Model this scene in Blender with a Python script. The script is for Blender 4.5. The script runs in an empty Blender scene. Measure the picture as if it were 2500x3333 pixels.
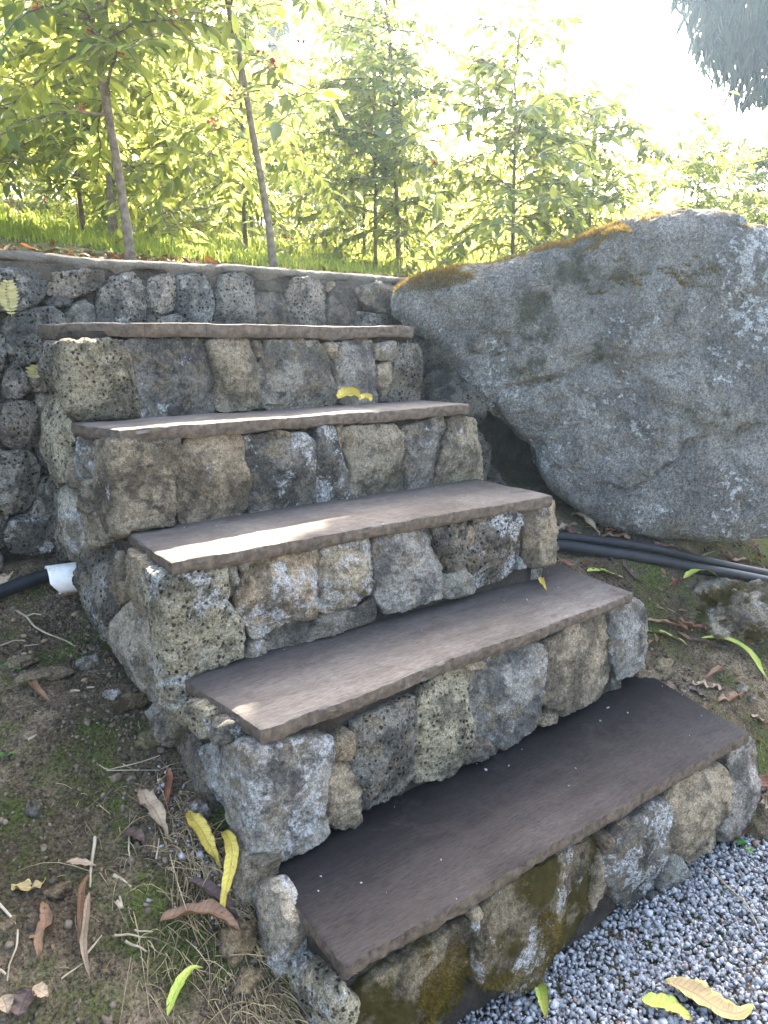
import bpy, math, random
import numpy as np
from mathutils import Vector, Matrix, Quaternion

# ------------------------------------------------------------------ camera, sky, sun, exposure
sc = bpy.context.scene
COL = sc.collection
rng = np.random.default_rng(7)
random.seed(7)
F_PX = 2448.6
CAM = np.array([-0.564, -0.834, 0.943])
YAW, PITCH, ROLL = math.radians(38.071), math.radians(-12.544), math.radians(-0.3285)
SUN_AZ, SUN_EL = math.radians(48.0), math.radians(43.0)      # azimuth from +Y towards +X
EXPOSURE = 3.5
GLARE_HAZE = 0.0028  # density of the air volume that imitates lens glare

_d = np.array([math.sin(YAW)*math.cos(PITCH), math.cos(YAW)*math.cos(PITCH), math.sin(PITCH)])
_r = np.array([math.cos(YAW), -math.sin(YAW), 0.0])
_u = np.cross(_r, _d)
R2 = _r*math.cos(ROLL) + _u*math.sin(ROLL)
U2 = -_r*math.sin(ROLL) + _u*math.cos(ROLL)

cam_data = bpy.data.cameras.new('camera')
cam_data.sensor_fit = 'HORIZONTAL'
cam_data.sensor_width = 36.0
cam_data.lens = 36.0*F_PX/2500.0
cam_data.clip_start = 0.02
cam_data.clip_end = 2000.0
cam = bpy.data.objects.new('camera', cam_data)
COL.objects.link(cam)
cam.matrix_world = Matrix(((R2[0], U2[0], -_d[0], CAM[0]), (R2[1], U2[1], -_d[1], CAM[1]),
                           (R2[2], U2[2], -_d[2], CAM[2]), (0, 0, 0, 1)))
sc.camera = cam

world = bpy.data.worlds.new('World')
sc.world = world
world.use_nodes = True
wn = world.node_tree
for n in list(wn.nodes):
    wn.nodes.remove(n)
wo = wn.nodes.new('ShaderNodeOutputWorld')
wb = wn.nodes.new('ShaderNodeBackground')
ws = wn.nodes.new('ShaderNodeTexSky')
ws.sky_type = 'NISHITA'
ws.sun_disc = False
ws.sun_elevation = SUN_EL
ws.sun_rotation = SUN_AZ
ws.air_density = 1.0
ws.dust_density = 5.0
ws.ozone_density = 0.6
wb.inputs['Strength'].default_value = 0.13
wn.links.new(ws.outputs['Color'], wb.inputs['Color'])
wn.links.new(wb.outputs['Background'], wo.inputs['Surface'])

sun_data = bpy.data.lights.new('sun', 'SUN')
sun_data.energy = 5.0
sun_data.angle = math.radians(0.53)
sun_data.color = (1.0, 0.93, 0.82)
sun = bpy.data.objects.new('sun', sun_data)
COL.objects.link(sun)
SUN = np.array([math.sin(SUN_AZ)*math.cos(SUN_EL), math.cos(SUN_AZ)*math.cos(SUN_EL), math.sin(SUN_EL)])
sun.rotation_euler = Vector(SUN).to_track_quat('Z', 'Y').to_euler()
sun.location = (3, 3, 6)

sc.view_settings.view_transform = 'Standard'
sc.view_settings.look = 'None'
sc.view_settings.exposure = EXPOSURE
sc.view_settings.gamma = 1.0
sc.view_settings.use_curve_mapping = False
sc.cycles.volume_bounces = 0
sc.cycles.max_bounces = 8
sc.cycles.transparent_max_bounces = 8

# ------------------------------------------------------------------ helpers
def ray(px, py):
    return _d + R2*(px-1250)/F_PX - U2*(py-1666.5)/F_PX

def on_plane(px, py, p0, n):
    v = ray(px, py)
    t = np.dot(np.asarray(p0)-CAM, n)/np.dot(v, n)
    return CAM + v*t

def march(px, py, fn, t0=0.3, t1=30.0):
    """first hit of the sight line with the ground function fn(x, y)"""
    v = ray(px, py)
    t = t0
    while t < t1:
        p = CAM + v*t
        if p[2] < fn(p[0], p[1]):
            a, b = t-0.02-0.01*t, t
            for _ in range(12):
                m = (a+b)/2
                p = CAM + v*m
                if p[2] < fn(p[0], p[1]): b = m
                else: a = m
            return CAM + v*b
        t += 0.02+0.01*t
    return CAM + v*t1

CR = {'A': (0, 750, 1.659), 'B': (800, 800, 1.659), 'C': (0, 1250, 1.659), 'D': (800, 1300, 1.659),
      'E': (300, 1750, 1.659), 'F': (1000, 1700, 1.659), 'G': (500, 2300, 1.659), 'H': (1000, 2583, 1.659),
      'J': (1200, 600, 1.2762), 'K': (1700, 1600, 2.0737), 'L': (1700, 2300, 2.0737), 'M': (0, 1700, 2.37),
      'N': (0, 2400, 1.8433), 'O': (700, 2700, 1.659), 'Z': (0, 0, 1.3272), 'I': (1250, 0, 1.3272)}

def px(crop, s):
    ox, oy, k = CR[crop]
    v = [float(a) for a in s.replace(',', ' ').split()]
    return [(ox+v[i]/k, oy+v[i+1]/k) for i in range(0, len(v), 2)]

def _hash(ix, iy, iz, seed):
    h = (ix.astype(np.int64)*374761393 + iy.astype(np.int64)*668265263 + iz.astype(np.int64)*2147483647 + seed*144665) & 0xffffffff
    h = ((h ^ (h >> 13))*1274126177) & 0xffffffff
    h = h ^ (h >> 16)
    return (h & 0xffff)/32767.5 - 1.0

def vnoise(P, scale=1.0, seed=0):
    P = np.asarray(P, float)*scale
    i = np.floor(P); f = P-i
    f = f*f*f*(f*(f*6-15)+10)
    i = i.astype(np.int64)
    x, y, z = i[..., 0], i[..., 1], i[..., 2]
    out = 0
    for dx in (0, 1):
        wx = f[..., 0] if dx else 1-f[..., 0]
        for dy in (0, 1):
            wy = f[..., 1] if dy else 1-f[..., 1]
            for dz in (0, 1):
                wz = f[..., 2] if dz else 1-f[..., 2]
                out = out + wx*wy*wz*_hash(x+dx, y+dy, z+dz, seed)
    return out

def fbm(P, scale=1.0, octv=4, seed=0, gain=0.5):
    s = 0; a = 1.0; t = 0
    for k in range(octv):
        s = s + a*vnoise(P, scale*(2.03**k), seed+k*17)
        t += a; a *= gain
    return s/t

def mesh_obj(name, V, Fc, mat, parent=None, smooth=True, center=True, loc=None):
    V = np.asarray(V, float)
    me = bpy.data.meshes.new(name)
    if loc is None:
        loc = (V.min(0)+V.max(0))/2 if center else np.zeros(3)
        loc = np.array(loc)
    V = V-loc
    if isinstance(Fc, np.ndarray):
        nf, k = Fc.shape
        me.vertices.add(len(V)); me.vertices.foreach_set('co', V.astype(np.float32).ravel())
        me.loops.add(nf*k); me.loops.foreach_set('vertex_index', Fc.astype(np.int32).ravel())
        me.polygons.add(nf)
        me.polygons.foreach_set('loop_start', (np.arange(nf)*k).astype(np.int32))
        me.polygons.foreach_set('loop_total', np.full(nf, k, np.int32))
        me.update(calc_edges=True)
    else:
        me.from_pydata([tuple(v) for v in V], [], Fc)
    me.validate()
    if smooth:
        me.polygons.foreach_set('use_smooth', np.ones(len(me.polygons), bool))
    me.materials.append(mat)
    o = bpy.data.objects.new(name, me)
    COL.objects.link(o)
    if parent is not None:
        o.parent = parent
        o.location = Vector(loc)-parent.location
    else:
        o.location = Vector(loc)
    return o

def tag(o, label=None, cat=None, group=None, kind=None):
    if label: o['label'] = label
    if cat: o['category'] = cat
    if group: o['group'] = group
    if kind: o['kind'] = kind
    return o

def empty(name, loc, label, cat, group=None):
    o = bpy.data.objects.new(name, None)
    COL.objects.link(o)
    o.location = Vector([float(a) for a in loc])
    o.empty_display_size = 0.1
    return tag(o, label, cat, group)

def grid_faces(n, m, wrap=False):
    """rows n, columns m, vertex index i*m+j; wrap closes the columns"""
    i = np.arange(n-1)[:, None]; j = np.arange(m if wrap else m-1)[None, :]
    j2 = (j+1) % m
    return np.stack([(i*m+j), (i*m+j2), ((i+1)*m+j2), ((i+1)*m+j)], -1).reshape(-1, 4)

def tube(pts, rad, n=8, cap=True):
    pts = np.asarray(pts, float); rad = np.broadcast_to(rad, (len(pts),))
    T = np.gradient(pts, axis=0); T /= np.linalg.norm(T, axis=1)[:, None]+1e-9
    a = np.array([0.31, 0.17, 0.93]) if abs(T[0, 2]) < .9 else np.array([1.0, .1, 0])
    V = []
    for p, t, r in zip(pts, T, rad):
        s = np.cross(t, a); s /= np.linalg.norm(s)+1e-9
        b = np.cross(s, t)
        ang = np.arange(n)*2*math.pi/n
        V.append(p + r*(np.cos(ang)[:, None]*s + np.sin(ang)[:, None]*b))
    V = np.concatenate(V)
    Fc = grid_faces(len(pts), n, True)
    return V, Fc

def join(parts):
    VV = []; FF = []; o = 0
    for V, Fc in parts:
        VV.append(V); FF.append(Fc+o); o += len(V)
    return np.concatenate(VV), np.concatenate(FF)

def to_quads(T):
    return T

# ------------------------------------------------------------------ materials
class NT:
    def __init__(s, name):
        s.m = bpy.data.materials.new(name); s.m.use_nodes = True
        s.t = s.m.node_tree
        for n in list(s.t.nodes): s.t.nodes.remove(n)
        s.out = s.t.nodes.new('ShaderNodeOutputMaterial')
    def n(s, typ, props=None, **ins):
        nd = s.t.nodes.new('ShaderNode'+typ)
        for k, v in (props or {}).items(): setattr(nd, k, v)
        for k, v in ins.items():
            k = k.replace('_', ' ')
            sock = nd.inputs[int(k[1:])] if k[0] == 'i' and k[1:].isdigit() else nd.inputs[k]
            if isinstance(v, bpy.types.NodeSocket): s.t.links.new(v, sock)
            else: sock.default_value = v
        return nd
    def noise(s, vec, scale, detail=6, rough=.55, dist=0.0):
        return s.n('TexNoise', None, Vector=vec, Scale=scale, Detail=detail, Roughness=rough, Distortion=dist).outputs['Fac']
    def rng(s, v, a, b, c=0.0, d=1.0):
        return s.n('MapRange', {'clamp': True}, Value=v, From_Min=a, From_Max=b, To_Min=c, To_Max=d).outputs['Result']
    def math(s, op, a, b=0.0):
        return s.n('Math', {'operation': op}, i0=a, i1=b).outputs[0]
    def mix(s, f, a, b, mode='MIX'):
        nd = s.n('Mix', {'data_type': 'RGBA', 'blend_type': mode})
        for sock, v in ((nd.inputs[0], f), (nd.inputs[6], a), (nd.inputs[7], b)):
            if isinstance(v, bpy.types.NodeSocket): s.t.links.new(v, sock)
            else: sock.default_value = v
        return nd.outputs[2]
    def bump(s, h, strength, dist, normal=None):
        nd = s.n('Bump', None, Height=h, Strength=strength, Distance=dist)
        if normal is not None: s.t.links.new(normal, nd.inputs['Normal'])
        return nd.outputs['Normal']
    def surf(s, sock):
        s.t.links.new(sock, s.out.inputs['Surface'])
        return s.m

def rgb(*c): return (c[0], c[1], c[2], 1.0)

def objcoord(t):
    tc = t.n('TexCoord').outputs['Object']
    oi = t.n('ObjectInfo')
    off = t.n('VectorMath', {'operation': 'SCALE'}, i0=(37.1, 91.7, 53.3))
    t.t.links.new(oi.outputs['Random'], off.inputs['Scale'])
    v = t.n('VectorMath', {'operation': 'ADD'}, i0=tc, i1=off.outputs[0]).outputs[0]
    return v, oi

def stone_mat(name, pore=0.0, tan=(.30, .235, .15), moss=0.0):
    """rough stone; the object colour is the stone's own tint, its alpha how much pale lichen it carries"""
    t = NT(name)
    v, oi = objcoord(t)
    base = oi.outputs['Color']; al = oi.outputs['Alpha']
    n1 = t.noise(v, 9, 8, .6); n2 = t.noise(v, 21, 9, .68); n3 = t.noise(v, 340, 4, .7); n4 = t.noise(v, 70, 7, .7)
    c = t.mix(t.rng(n1, .46, .56), base, t.mix(1.0, base, rgb(.40, .41, .43), 'MULTIPLY'))
    c = t.mix(t.rng(n2, .53, .60, 0, .75), c, rgb(*tan))
    n5 = t.noise(v, 13, 10, .72, .4)
    lo = t.math('SUBTRACT', .74, t.math('MULTIPLY', al, .26))
    lich = t.n('MapRange', {'clamp': True}, Value=n5, From_Max=t.math('ADD', lo, .045), To_Min=0.0, To_Max=.85)
    t.t.links.new(lo, lich.inputs['From Min'])
    lf = t.math('MULTIPLY', lich.outputs['Result'], t.rng(t.noise(v, 120, 6, .75), .42, .52, .0, 1.0))
    c = t.mix(lf, c, rgb(.74, .73, .70))
    dk = t.noise(t.n('VectorMath', {'operation': 'ADD'}, i0=v, i1=(9.1, 3.3, 1.7)).outputs[0], 12, 9, .7)
    c = t.mix(t.rng(dk, .57, .62, 0, .75), c, t.mix(1.0, base, rgb(.26, .27, .29), 'MULTIPLY'))
    c = t.mix(t.rng(n4, .5, .66, 0, .8), c, t.mix(1.0, c, rgb(.34, .33, .32), 'MULTIPLY'))
    c = t.mix(t.rng(n3, .36, .64, 0, 1), t.mix(1.0, c, rgb(.62, .62, .62), 'MULTIPLY'), t.mix(1.0, c, rgb(1.32, 1.32, 1.32), 'MULTIPLY'))
    n6 = t.noise(v, 135, 6, .8)
    c = t.mix(t.rng(n6, .40, .60, 0, 1), t.mix(1.0, c, rgb(.68, .67, .66), 'MULTIPLY'), t.mix(1.0, c, rgb(1.22, 1.22, 1.22), 'MULTIPLY'))
    h = t.math('ADD', t.math('ADD', t.math('MULTIPLY', n4, 1.0), t.math('MULTIPLY', n3, .32)), t.math('MULTIPLY', n6, .8))
    nrm = t.bump(h, 1.0, .020)
    if pore > 0:
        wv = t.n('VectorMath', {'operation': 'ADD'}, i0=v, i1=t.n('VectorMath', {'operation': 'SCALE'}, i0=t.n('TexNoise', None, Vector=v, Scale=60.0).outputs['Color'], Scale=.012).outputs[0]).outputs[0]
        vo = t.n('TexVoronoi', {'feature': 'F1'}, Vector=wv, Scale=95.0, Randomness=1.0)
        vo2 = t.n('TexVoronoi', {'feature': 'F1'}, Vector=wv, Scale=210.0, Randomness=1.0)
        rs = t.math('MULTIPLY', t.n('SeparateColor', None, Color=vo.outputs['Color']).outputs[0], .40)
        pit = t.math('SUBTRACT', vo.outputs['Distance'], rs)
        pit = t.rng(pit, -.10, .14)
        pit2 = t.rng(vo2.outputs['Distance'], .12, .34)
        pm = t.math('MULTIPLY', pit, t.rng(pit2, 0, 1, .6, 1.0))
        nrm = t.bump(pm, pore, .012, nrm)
        c = t.mix(pm, t.mix(1.0, c, rgb(.20, .19, .18), 'MULTIPLY'), c)  # pits painted darker: dirt, plus cavity shade the bump does not give
    if moss > 0:
        g = t.n('NewGeometry')
        mm = t.noise(v, 7, 8, .65)
        mf = t.rng(mm, .60-moss*.14, .66-moss*.14, 0, .92)
        mc = t.mix(t.noise(v, 45, 6, .7), rgb(.018, .022, .006), rgb(.14, .10, .022))
        c = t.mix(mf, c, mc)
        nrm = t.bump(t.math('MULTIPLY', t.noise(v, 420, 4, .8), mf), 1.0, .010, nrm)
    b = t.n('BsdfPrincipled', None, Base_Color=c, Roughness=.88, Normal=nrm)
    b.inputs['Specular IOR Level'].default_value = .08
    return t.surf(b.outputs[0])

M = {}
M['smooth'] = stone_mat('rough_stone')
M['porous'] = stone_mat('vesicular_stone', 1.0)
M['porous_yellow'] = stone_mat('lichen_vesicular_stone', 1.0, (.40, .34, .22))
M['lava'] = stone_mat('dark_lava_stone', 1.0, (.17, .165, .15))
M['mossy'] = stone_mat('mossy_stone', 0.0, (.26, .2, .13), .9)

def mortar_mat(name, c1, c2):
    t = NT(name)
    v = t.n('TexCoord').outputs['Object']
    n = t.noise(v, 14, 8, .65); n2 = t.noise(v, 120, 6, .7)
    c = t.mix(t.rng(n, .35, .65), rgb(*c1), rgb(*c2))
    c = t.mix(t.rng(n2, .4, .65, 0, .6), c, t.mix(1.0, c, rgb(.55, .53, .52), 'MULTIPLY'))
    b = t.n('BsdfPrincipled', None, Base_Color=c, Roughness=.95, Normal=t.bump(n2, 1.0, .018))
    b.inputs['Specular IOR Level'].default_value = .05
    return t.surf(b.outputs[0])
M['mortar'] = mortar_mat('stair_mortar', (.050, .040, .031), (.105, .085, .067))
M['wall_mortar'] = mortar_mat('wall_mortar', (.060, .052, .042), (.17, .148, .115))
M['coping'] = mortar_mat('pale_coping', (.15, .135, .11), (.27, .245, .20))

def tread_mat():
    t = NT('brown_concrete')
    v, oi = objcoord(t)
    sv = t.n('VectorMath', {'operation': 'MULTIPLY'}, i0=v, i1=(.16, 1.0, 1.0)).outputs[0]
    broad = t.noise(v, 3.2, 6, .6); st = t.noise(sv, 250, 6, .75); fine = t.noise(sv, 420, 4, .8); mid = t.noise(sv, 26, 7, .6)
    c = t.mix(t.rng(broad, .35, .65), rgb(.108, .093, .080), rgb(.222, .192, .165))
    c = t.mix(t.rng(mid, .45, .7, 0, .5), c, rgb(.085, .064, .052))
    c = t.mix(t.rng(st, .50, .62, 0, .55), c, t.mix(1.0, c, rgb(.42, .40, .40), 'MULTIPLY'))
    c = t.mix(t.rng(st, .47, .38, 0, .5), c, t.mix(1.0, c, rgb(1.5, 1.48, 1.45), 'MULTIPLY'))
    c = t.mix(t.rng(fine, .60, .72, 0, .55), c, t.mix(1.0, c, rgb(.3, .3, .3), 'MULTIPLY'))
    c = t.mix(t.rng(fine, .40, .30, 0, .5), c, t.mix(1.0, c, rgb(1.6, 1.55, 1.5), 'MULTIPLY'))
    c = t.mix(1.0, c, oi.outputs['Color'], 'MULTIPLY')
    # damp stain mixed with painted shade: alpha sets how dark the inner edge gets
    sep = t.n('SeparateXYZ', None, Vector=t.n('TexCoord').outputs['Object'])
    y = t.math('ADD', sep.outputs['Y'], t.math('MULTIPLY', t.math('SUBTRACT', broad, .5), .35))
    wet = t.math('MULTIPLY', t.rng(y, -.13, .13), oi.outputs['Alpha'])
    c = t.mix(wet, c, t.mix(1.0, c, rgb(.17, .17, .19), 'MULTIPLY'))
    blot = t.noise(v, 9, 8, .7, .5)
    c = t.mix(t.rng(blot, .54, .66, 0, .55), c, rgb(.045, .036, .032))
    # darker mottled brown on the steep sides of the slab
    ed = t.noise(v, 60, 6, .7)
    g = t.n('NewGeometry'); nz = t.n('SeparateXYZ', None, Vector=g.outputs['Normal']).outputs['Z']
    side = t.rng(nz, .55, .25)
    c = t.mix(t.math('MULTIPLY', side, .85), c, t.mix(t.rng(ed, .35, .62), rgb(.055, .040, .030), rgb(.15, .112, .078)))
    h = t.math('ADD', t.math('MULTIPLY', st, .5), t.math('MULTIPLY', fine, .6))
    nrm = t.bump(h, .65, .004)
    nrm = t.bump(ed, .4, .006, nrm)
    b = t.n('BsdfPrincipled', None, Base_Color=c, Roughness=.82, Normal=nrm)
    b.inputs['Specular IOR Level'].default_value = .08
    return t.surf(b.outputs[0])
M['tread'] = tread_mat()

def boulder_mat():
    t = NT('boulder_stone')
    v = t.n('TexCoord').outputs['Object']
    n1 = t.noise(v, 3.0, 8, .62); n2 = t.noise(v, 11, 9, .7); n3 = t.noise(v, 200, 5, .75); n4 = t.noise(v, 48, 8, .72)
    c = t.mix(t.rng(n1, .42, .58), rgb(.50, .475, .42), rgb(.30, .288, .265))
    n9 = t.noise(t.n('VectorMath', {'operation': 'MULTIPLY'}, i0=v, i1=(1.0, 1.0, .35)).outputs[0], 7, 7, .65)
    c = t.mix(t.rng(n9, .50, .68, 0, .6), c, rgb(.19, .185, .17))
    c = t.mix(t.rng(n2, .52, .66, 0, .7), c, rgb(.34, .285, .20))
    c = t.mix(t.rng(n4, .5, .68, 0, .75), c, t.mix(1.0, c, rgb(.42, .42, .42), 'MULTIPLY'))
    # white lichen crusts gathered in drifts
    drift = t.noise(v, 2.1, 4, .55, .3)
    lich = t.noise(v, 38, 10, .66, .2)
    lo = t.math('SUBTRACT', .72, t.math('MULTIPLY', t.rng(drift, .40, .62), .235))
    lf = t.n('MapRange', {'clamp': True}, Value=lich, From_Max=t.math('ADD', lo, .025), To_Min=0.0, To_Max=.92)
    t.t.links.new(lo, lf.inputs['From Min'])
    c = t.mix(lf.outputs['Result'], c, rgb(.72, .73, .70))
    # thin olive moss in patches
    mp = t.noise(t.n('VectorMath', {'operation': 'ADD'}, i0=v, i1=(4.1, 2.2, 7.7)).outputs[0], 3.4, 7, .62)
    c = t.mix(t.rng(mp, .60, .66, 0, .75), c, rgb(.06, .068, .028))
    # brown moss mat on top
    g = t.n('NewGeometry'); nz = t.n('SeparateXYZ', None, Vector=g.outputs['Normal']).outputs['Z']
    z = t.n('SeparateXYZ', None, Vector=v).outputs['Z']
    top = t.math('ADD', nz, t.math('MULTIPLY', t.math('SUBTRACT', n2, .5), 1.2))
    tm = t.math('MULTIPLY', t.rng(top, .66, .9), t.rng(n2, .40, .50))
    c = t.mix(tm, c, t.mix(n4, rgb(.06, .045, .015), rgb(.30, .21, .07)))
    c = t.mix(t.rng(n3, .41, .59), t.mix(1.0, c, rgb(.62, .62, .62), 'MULTIPLY'), t.mix(1.0, c, rgb(1.25, 1.25, 1.25), 'MULTIPLY'))
    n7 = t.noise(v, 95, 6, .8)
    c = t.mix(t.rng(n7, .42, .58), t.mix(1.0, c, rgb(.6, .6, .6), 'MULTIPLY'), t.mix(1.0, c, rgb(1.2, 1.2, 1.2), 'MULTIPLY'))
    h = t.math('ADD', t.math('ADD', t.math('MULTIPLY', n4, 1.5), n7), t.math('ADD', t.math('MULTIPLY', n3, .35), t.math('MULTIPLY', n2, 2.5)))
    b = t.n('BsdfPrincipled', None, Base_Color=c, Roughness=.9, Normal=t.bump(h, 1.0, .035))
    b.inputs['Specular IOR Level'].default_value = .08
    return t.surf(b.outputs[0])
M['boulder'] = boulder_mat()

def soil_mat():
    t = NT('mossy_soil')
    v = t.n('TexCoord').outputs['Object']
    n1 = t.noise(v, 3.0, 7, .6, .3); n2 = t.noise(v, 13, 9, .68); n3 = t.noise(v, 160, 6, .75); n4 = t.noise(v, 48, 8, .7)
    c = t.mix(t.rng(n1, .42, .60), rgb(.075, .056, .036), rgb(.22, .165, .105))
    c = t.mix(t.rng(n2, .48, .64, 0, .7), c, rgb(.105, .078, .050))
    c = t.mix(t.rng(n4, .45, .66, 0, .8), c, t.mix(1.0, c, rgb(.34, .33, .32), 'MULTIPLY'))
    gm = t.noise(t.n('VectorMath', {'operation': 'ADD'}, i0=v, i1=(1.3, 5.2, .7)).outputs[0], 5.2, 9, .66, .3)
    c = t.mix(t.rng(gm, .46, .60, 0, .78), c, t.mix(t.rng(n4, .35, .65), rgb(.022, .032, .008), rgb(.085, .115, .020)))
    c = t.mix(t.rng(n3, .38, .62), t.mix(1.0, c, rgb(.38, .38, .38), 'MULTIPLY'), t.mix(1.0, c, rgb(1.75, 1.72, 1.68), 'MULTIPLY'))
    h = t.math('ADD', t.math('MULTIPLY', n4, 1.2), t.math('MULTIPLY', n3, .5))
    b = t.n('BsdfPrincipled', None, Base_Color=c, Roughness=.97, Normal=t.bump(h, 1.0, .016))
    b.inputs['Specular IOR Level'].default_value = .04
    return t.surf(b.outputs[0])
M['soil'] = soil_mat()

def plain(name, c, rough=.8, spec=.1, c2=None, scale=30, bump=.0, dist=.004, island=0.0, metal=0):
    t = NT(name)
    v = t.n('TexCoord').outputs['Object']
    n = t.noise(v, scale, 7, .65)
    col = t.mix(t.rng(n, .35, .65), rgb(*c), rgb(*(c2 or c)))
    if island:
        r = t.n('NewGeometry').outputs['Random Per Island']
        col = t.mix(1.0, col, t.n('CombineColor', None, Red=t.rng(r, 0, 1, 1-island, 1+island), Green=t.rng(r, 0, 1, 1-island, 1+island), Blue=t.rng(r, 0, 1, 1-island, 1+island)).outputs[0], 'MULTIPLY')
    b = t.n('BsdfPrincipled', None, Base_Color=col, Roughness=rough)
    b.inputs['Specular IOR Level'].default_value = spec
    if bump: t.t.links.new(t.bump(n, bump, dist), b.inputs['Normal'])
    return t.surf(b.outputs[0])

def leaf_mat(name, c1, c2, trans, scale=3, island=True, mix=.5, rough=.4, spot=None, spotlo=.6):
    """thin leaf: reflects c1..c2 and lets light through"""
    t = NT(name)
    v = t.n('TexCoord').outputs['Object']
    g = t.n('NewGeometry').outputs['Random Per Island'] if island else t.n('ObjectInfo').outputs['Random']
    n = t.noise(v, scale, 5, .6)
    f = t.math('ADD', t.math('MULTIPLY', g, .6), t.math('MULTIPLY', n, .4))
    col = t.mix(t.rng(f, .2, .8), rgb(*c1), rgb(*c2))
    tc = t.mix(t.rng(f, .2, .8), rgb(*trans), rgb(trans[0]*1.35, trans[1]*1.15, trans[2]))
    if spot:
        sp = t.rng(t.noise(v, 70, 6, .7), spotlo, spotlo+.06)
        col = t.mix(sp, col, rgb(*spot)); tc = t.mix(sp, tc, rgb(*spot))
    b = t.n('BsdfPrincipled', None, Base_Color=col, Roughness=rough)
    b.inputs['Specular IOR Level'].default_value = .35
    tr = t.n('BsdfTranslucent', None, Color=tc)
    mx = t.n('MixShader', None, i0=mix, i1=b.outputs[0], i2=tr.outputs[0])
    return t.surf(mx.outputs[0])
M['coffee_leaf'] = leaf_mat('coffee_leaf', (.030, .065, .022), (.060, .115, .035), (.44, .52, .12), mix=.48, rough=.3)
M['coffee_leaf_single'] = leaf_mat('coffee_leaf_single', (.020, .052, .022), (.050, .105, .035), (.42, .50, .12), island=False, mix=.46, rough=.3)
M['grass'] = leaf_mat('grass_blade', (.06, .12, .02), (.14, .19, .04), (.36, .46, .08), mix=.45, rough=.6)
M['dark_leaf'] = leaf_mat('mango_canopy_leaf', (.014, .028, .020), (.028, .05, .032), (.04, .06, .02), mix=.12, rough=.6)
for n_ in M['dark_leaf'].node_tree.nodes:
    if n_.type == 'BSDF_PRINCIPLED': n_.inputs['Specular IOR Level'].default_value = .15
M['litter'] = leaf_mat('leaf_litter', (.14, .075, .035), (.26, .16, .085), (.20, .09, .03), mix=.25, rough=.7)
M['bark'] = plain('coffee_bark', (.10, .08, .058), .9, .08, (.24, .195, .145), 40, .6, .006)
M['twig'] = plain('dry_twig', (.20, .155, .10), .9, .05, (.34, .28, .19), 30, .3, .002, .35)
M['straw'] = plain('dry_straw', (.14, .10, .055), .85, .05, (.33, .25, .14), 30, 0, .002, .45)
M['cherry'] = plain('coffee_cherry', (.35, .03, .015), .35, .5, (.45, .09, .02), 20, 0, .002, .3)
M['black_plastic'] = plain('black_hose_plastic', (.006, .007, .009), .5, .22, (.016, .017, .02), 25, .25, .002)
M['gravel'] = None
def gravel_mat():
    t = NT('blue_grey_gravel')
    v = t.n('TexCoord').outputs['Object']
    r = t.n('NewGeometry').outputs['Random Per Island']
    n = t.noise(v, 260, 6, .7)
    c = t.mix(t.rng(r, 0, .55), rgb(.22, .217, .212), rgb(.36, .354, .345))
    c = t.mix(t.rng(r, .6, .95), c, rgb(.50, .49, .475))
    c = t.mix(t.rng(r, .955, .97), c, rgb(.26, .17, .13))
    c = t.mix(t.rng(n, .4, .65, 0, .5), c, t.mix(1.0, c, rgb(.5, .5, .5), 'MULTIPLY'))
    b = t.n('BsdfPrincipled', None, Base_Color=c, Roughness=.9, Normal=t.bump(n, .6, .003))
    b.inputs['Specular IOR Level'].default_value = .1
    return t.surf(b.outputs[0])
M['gravel'] = gravel_mat()
M['crumb'] = plain('soil_crumb', (.045, .034, .024), .95, .1, (.13, .10, .07), 60, .5, .003, .55)

# ------------------------------------------------------------------ terrain
def sst(a, b, x):
    t = np.clip((np.asarray(x, float)-a)/(b-a), 0, 1)
    return t*t*(3-2*t)

LY = [-3, -1.2, -.3, 0, .2, .36, .64, .75, 1.08, 1.37, 1.6]
LZ = [-.62, -.46, -.345, -.25, -.125, -.01, .085, .13, .20, .355, .40]
RY = [-3, -.30, -.10, .04, .16, .33, .60, .85, 1.3, 2.2]
RZ = [-.44, -.375, -.36, -.23, -.10, -.035, .225, .30, .42, .60]
def ground(x, y):
    x = np.asarray(x, float); y = np.asarray(y, float)
    zl = np.interp(y, LY, LZ)
    zr = np.interp(y, RY, RZ)
    flat = .30*sst(.3, 2.0, y)*sst(1.6, 3.5, x)
    zr = zr - flat
    w = sst(-.12, .14, x)
    w = np.where(y < .0, w, sst(.3, .9, x))
    z = zl*(1-w) + np.where(y < 0, np.minimum(zr, np.interp(y, RY, RZ)), zr)*w
    low = np.where((y < .35) & (x > .1) & (x < 1.30), -.37, z)      # under and in front of the stair
    wl = sst(.04, .16, x)*(1-sst(1.30, 1.44, x))*(y < .35)
    return z*(1-wl)+low*wl

def terrace(x, y):
    x = np.asarray(x, float); y = np.asarray(y, float)
    s = np.clip(y-1.5, 0, 14)
    return 1.165 + .19*s - .012*np.clip(x, 0, 8)*np.clip(s, 0, 1)*1.0 + .02*np.sin(1.7*x+.6*y) * np.clip(s, 0, 1)

def axis(lo, hi, flo, fhi, step):
    fine = np.arange(flo, fhi+step/2, step)
    def grow(a, b):
        o = []; s = step; c = a; sg = 1 if b > a else -1
        while (b-c)*sg > 0:
            s *= 1.35; c = c+sg*s; o.append(c)
        return o
    return np.array(sorted(grow(flo, lo)) + list(fine) + grow(fhi, hi))

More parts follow.
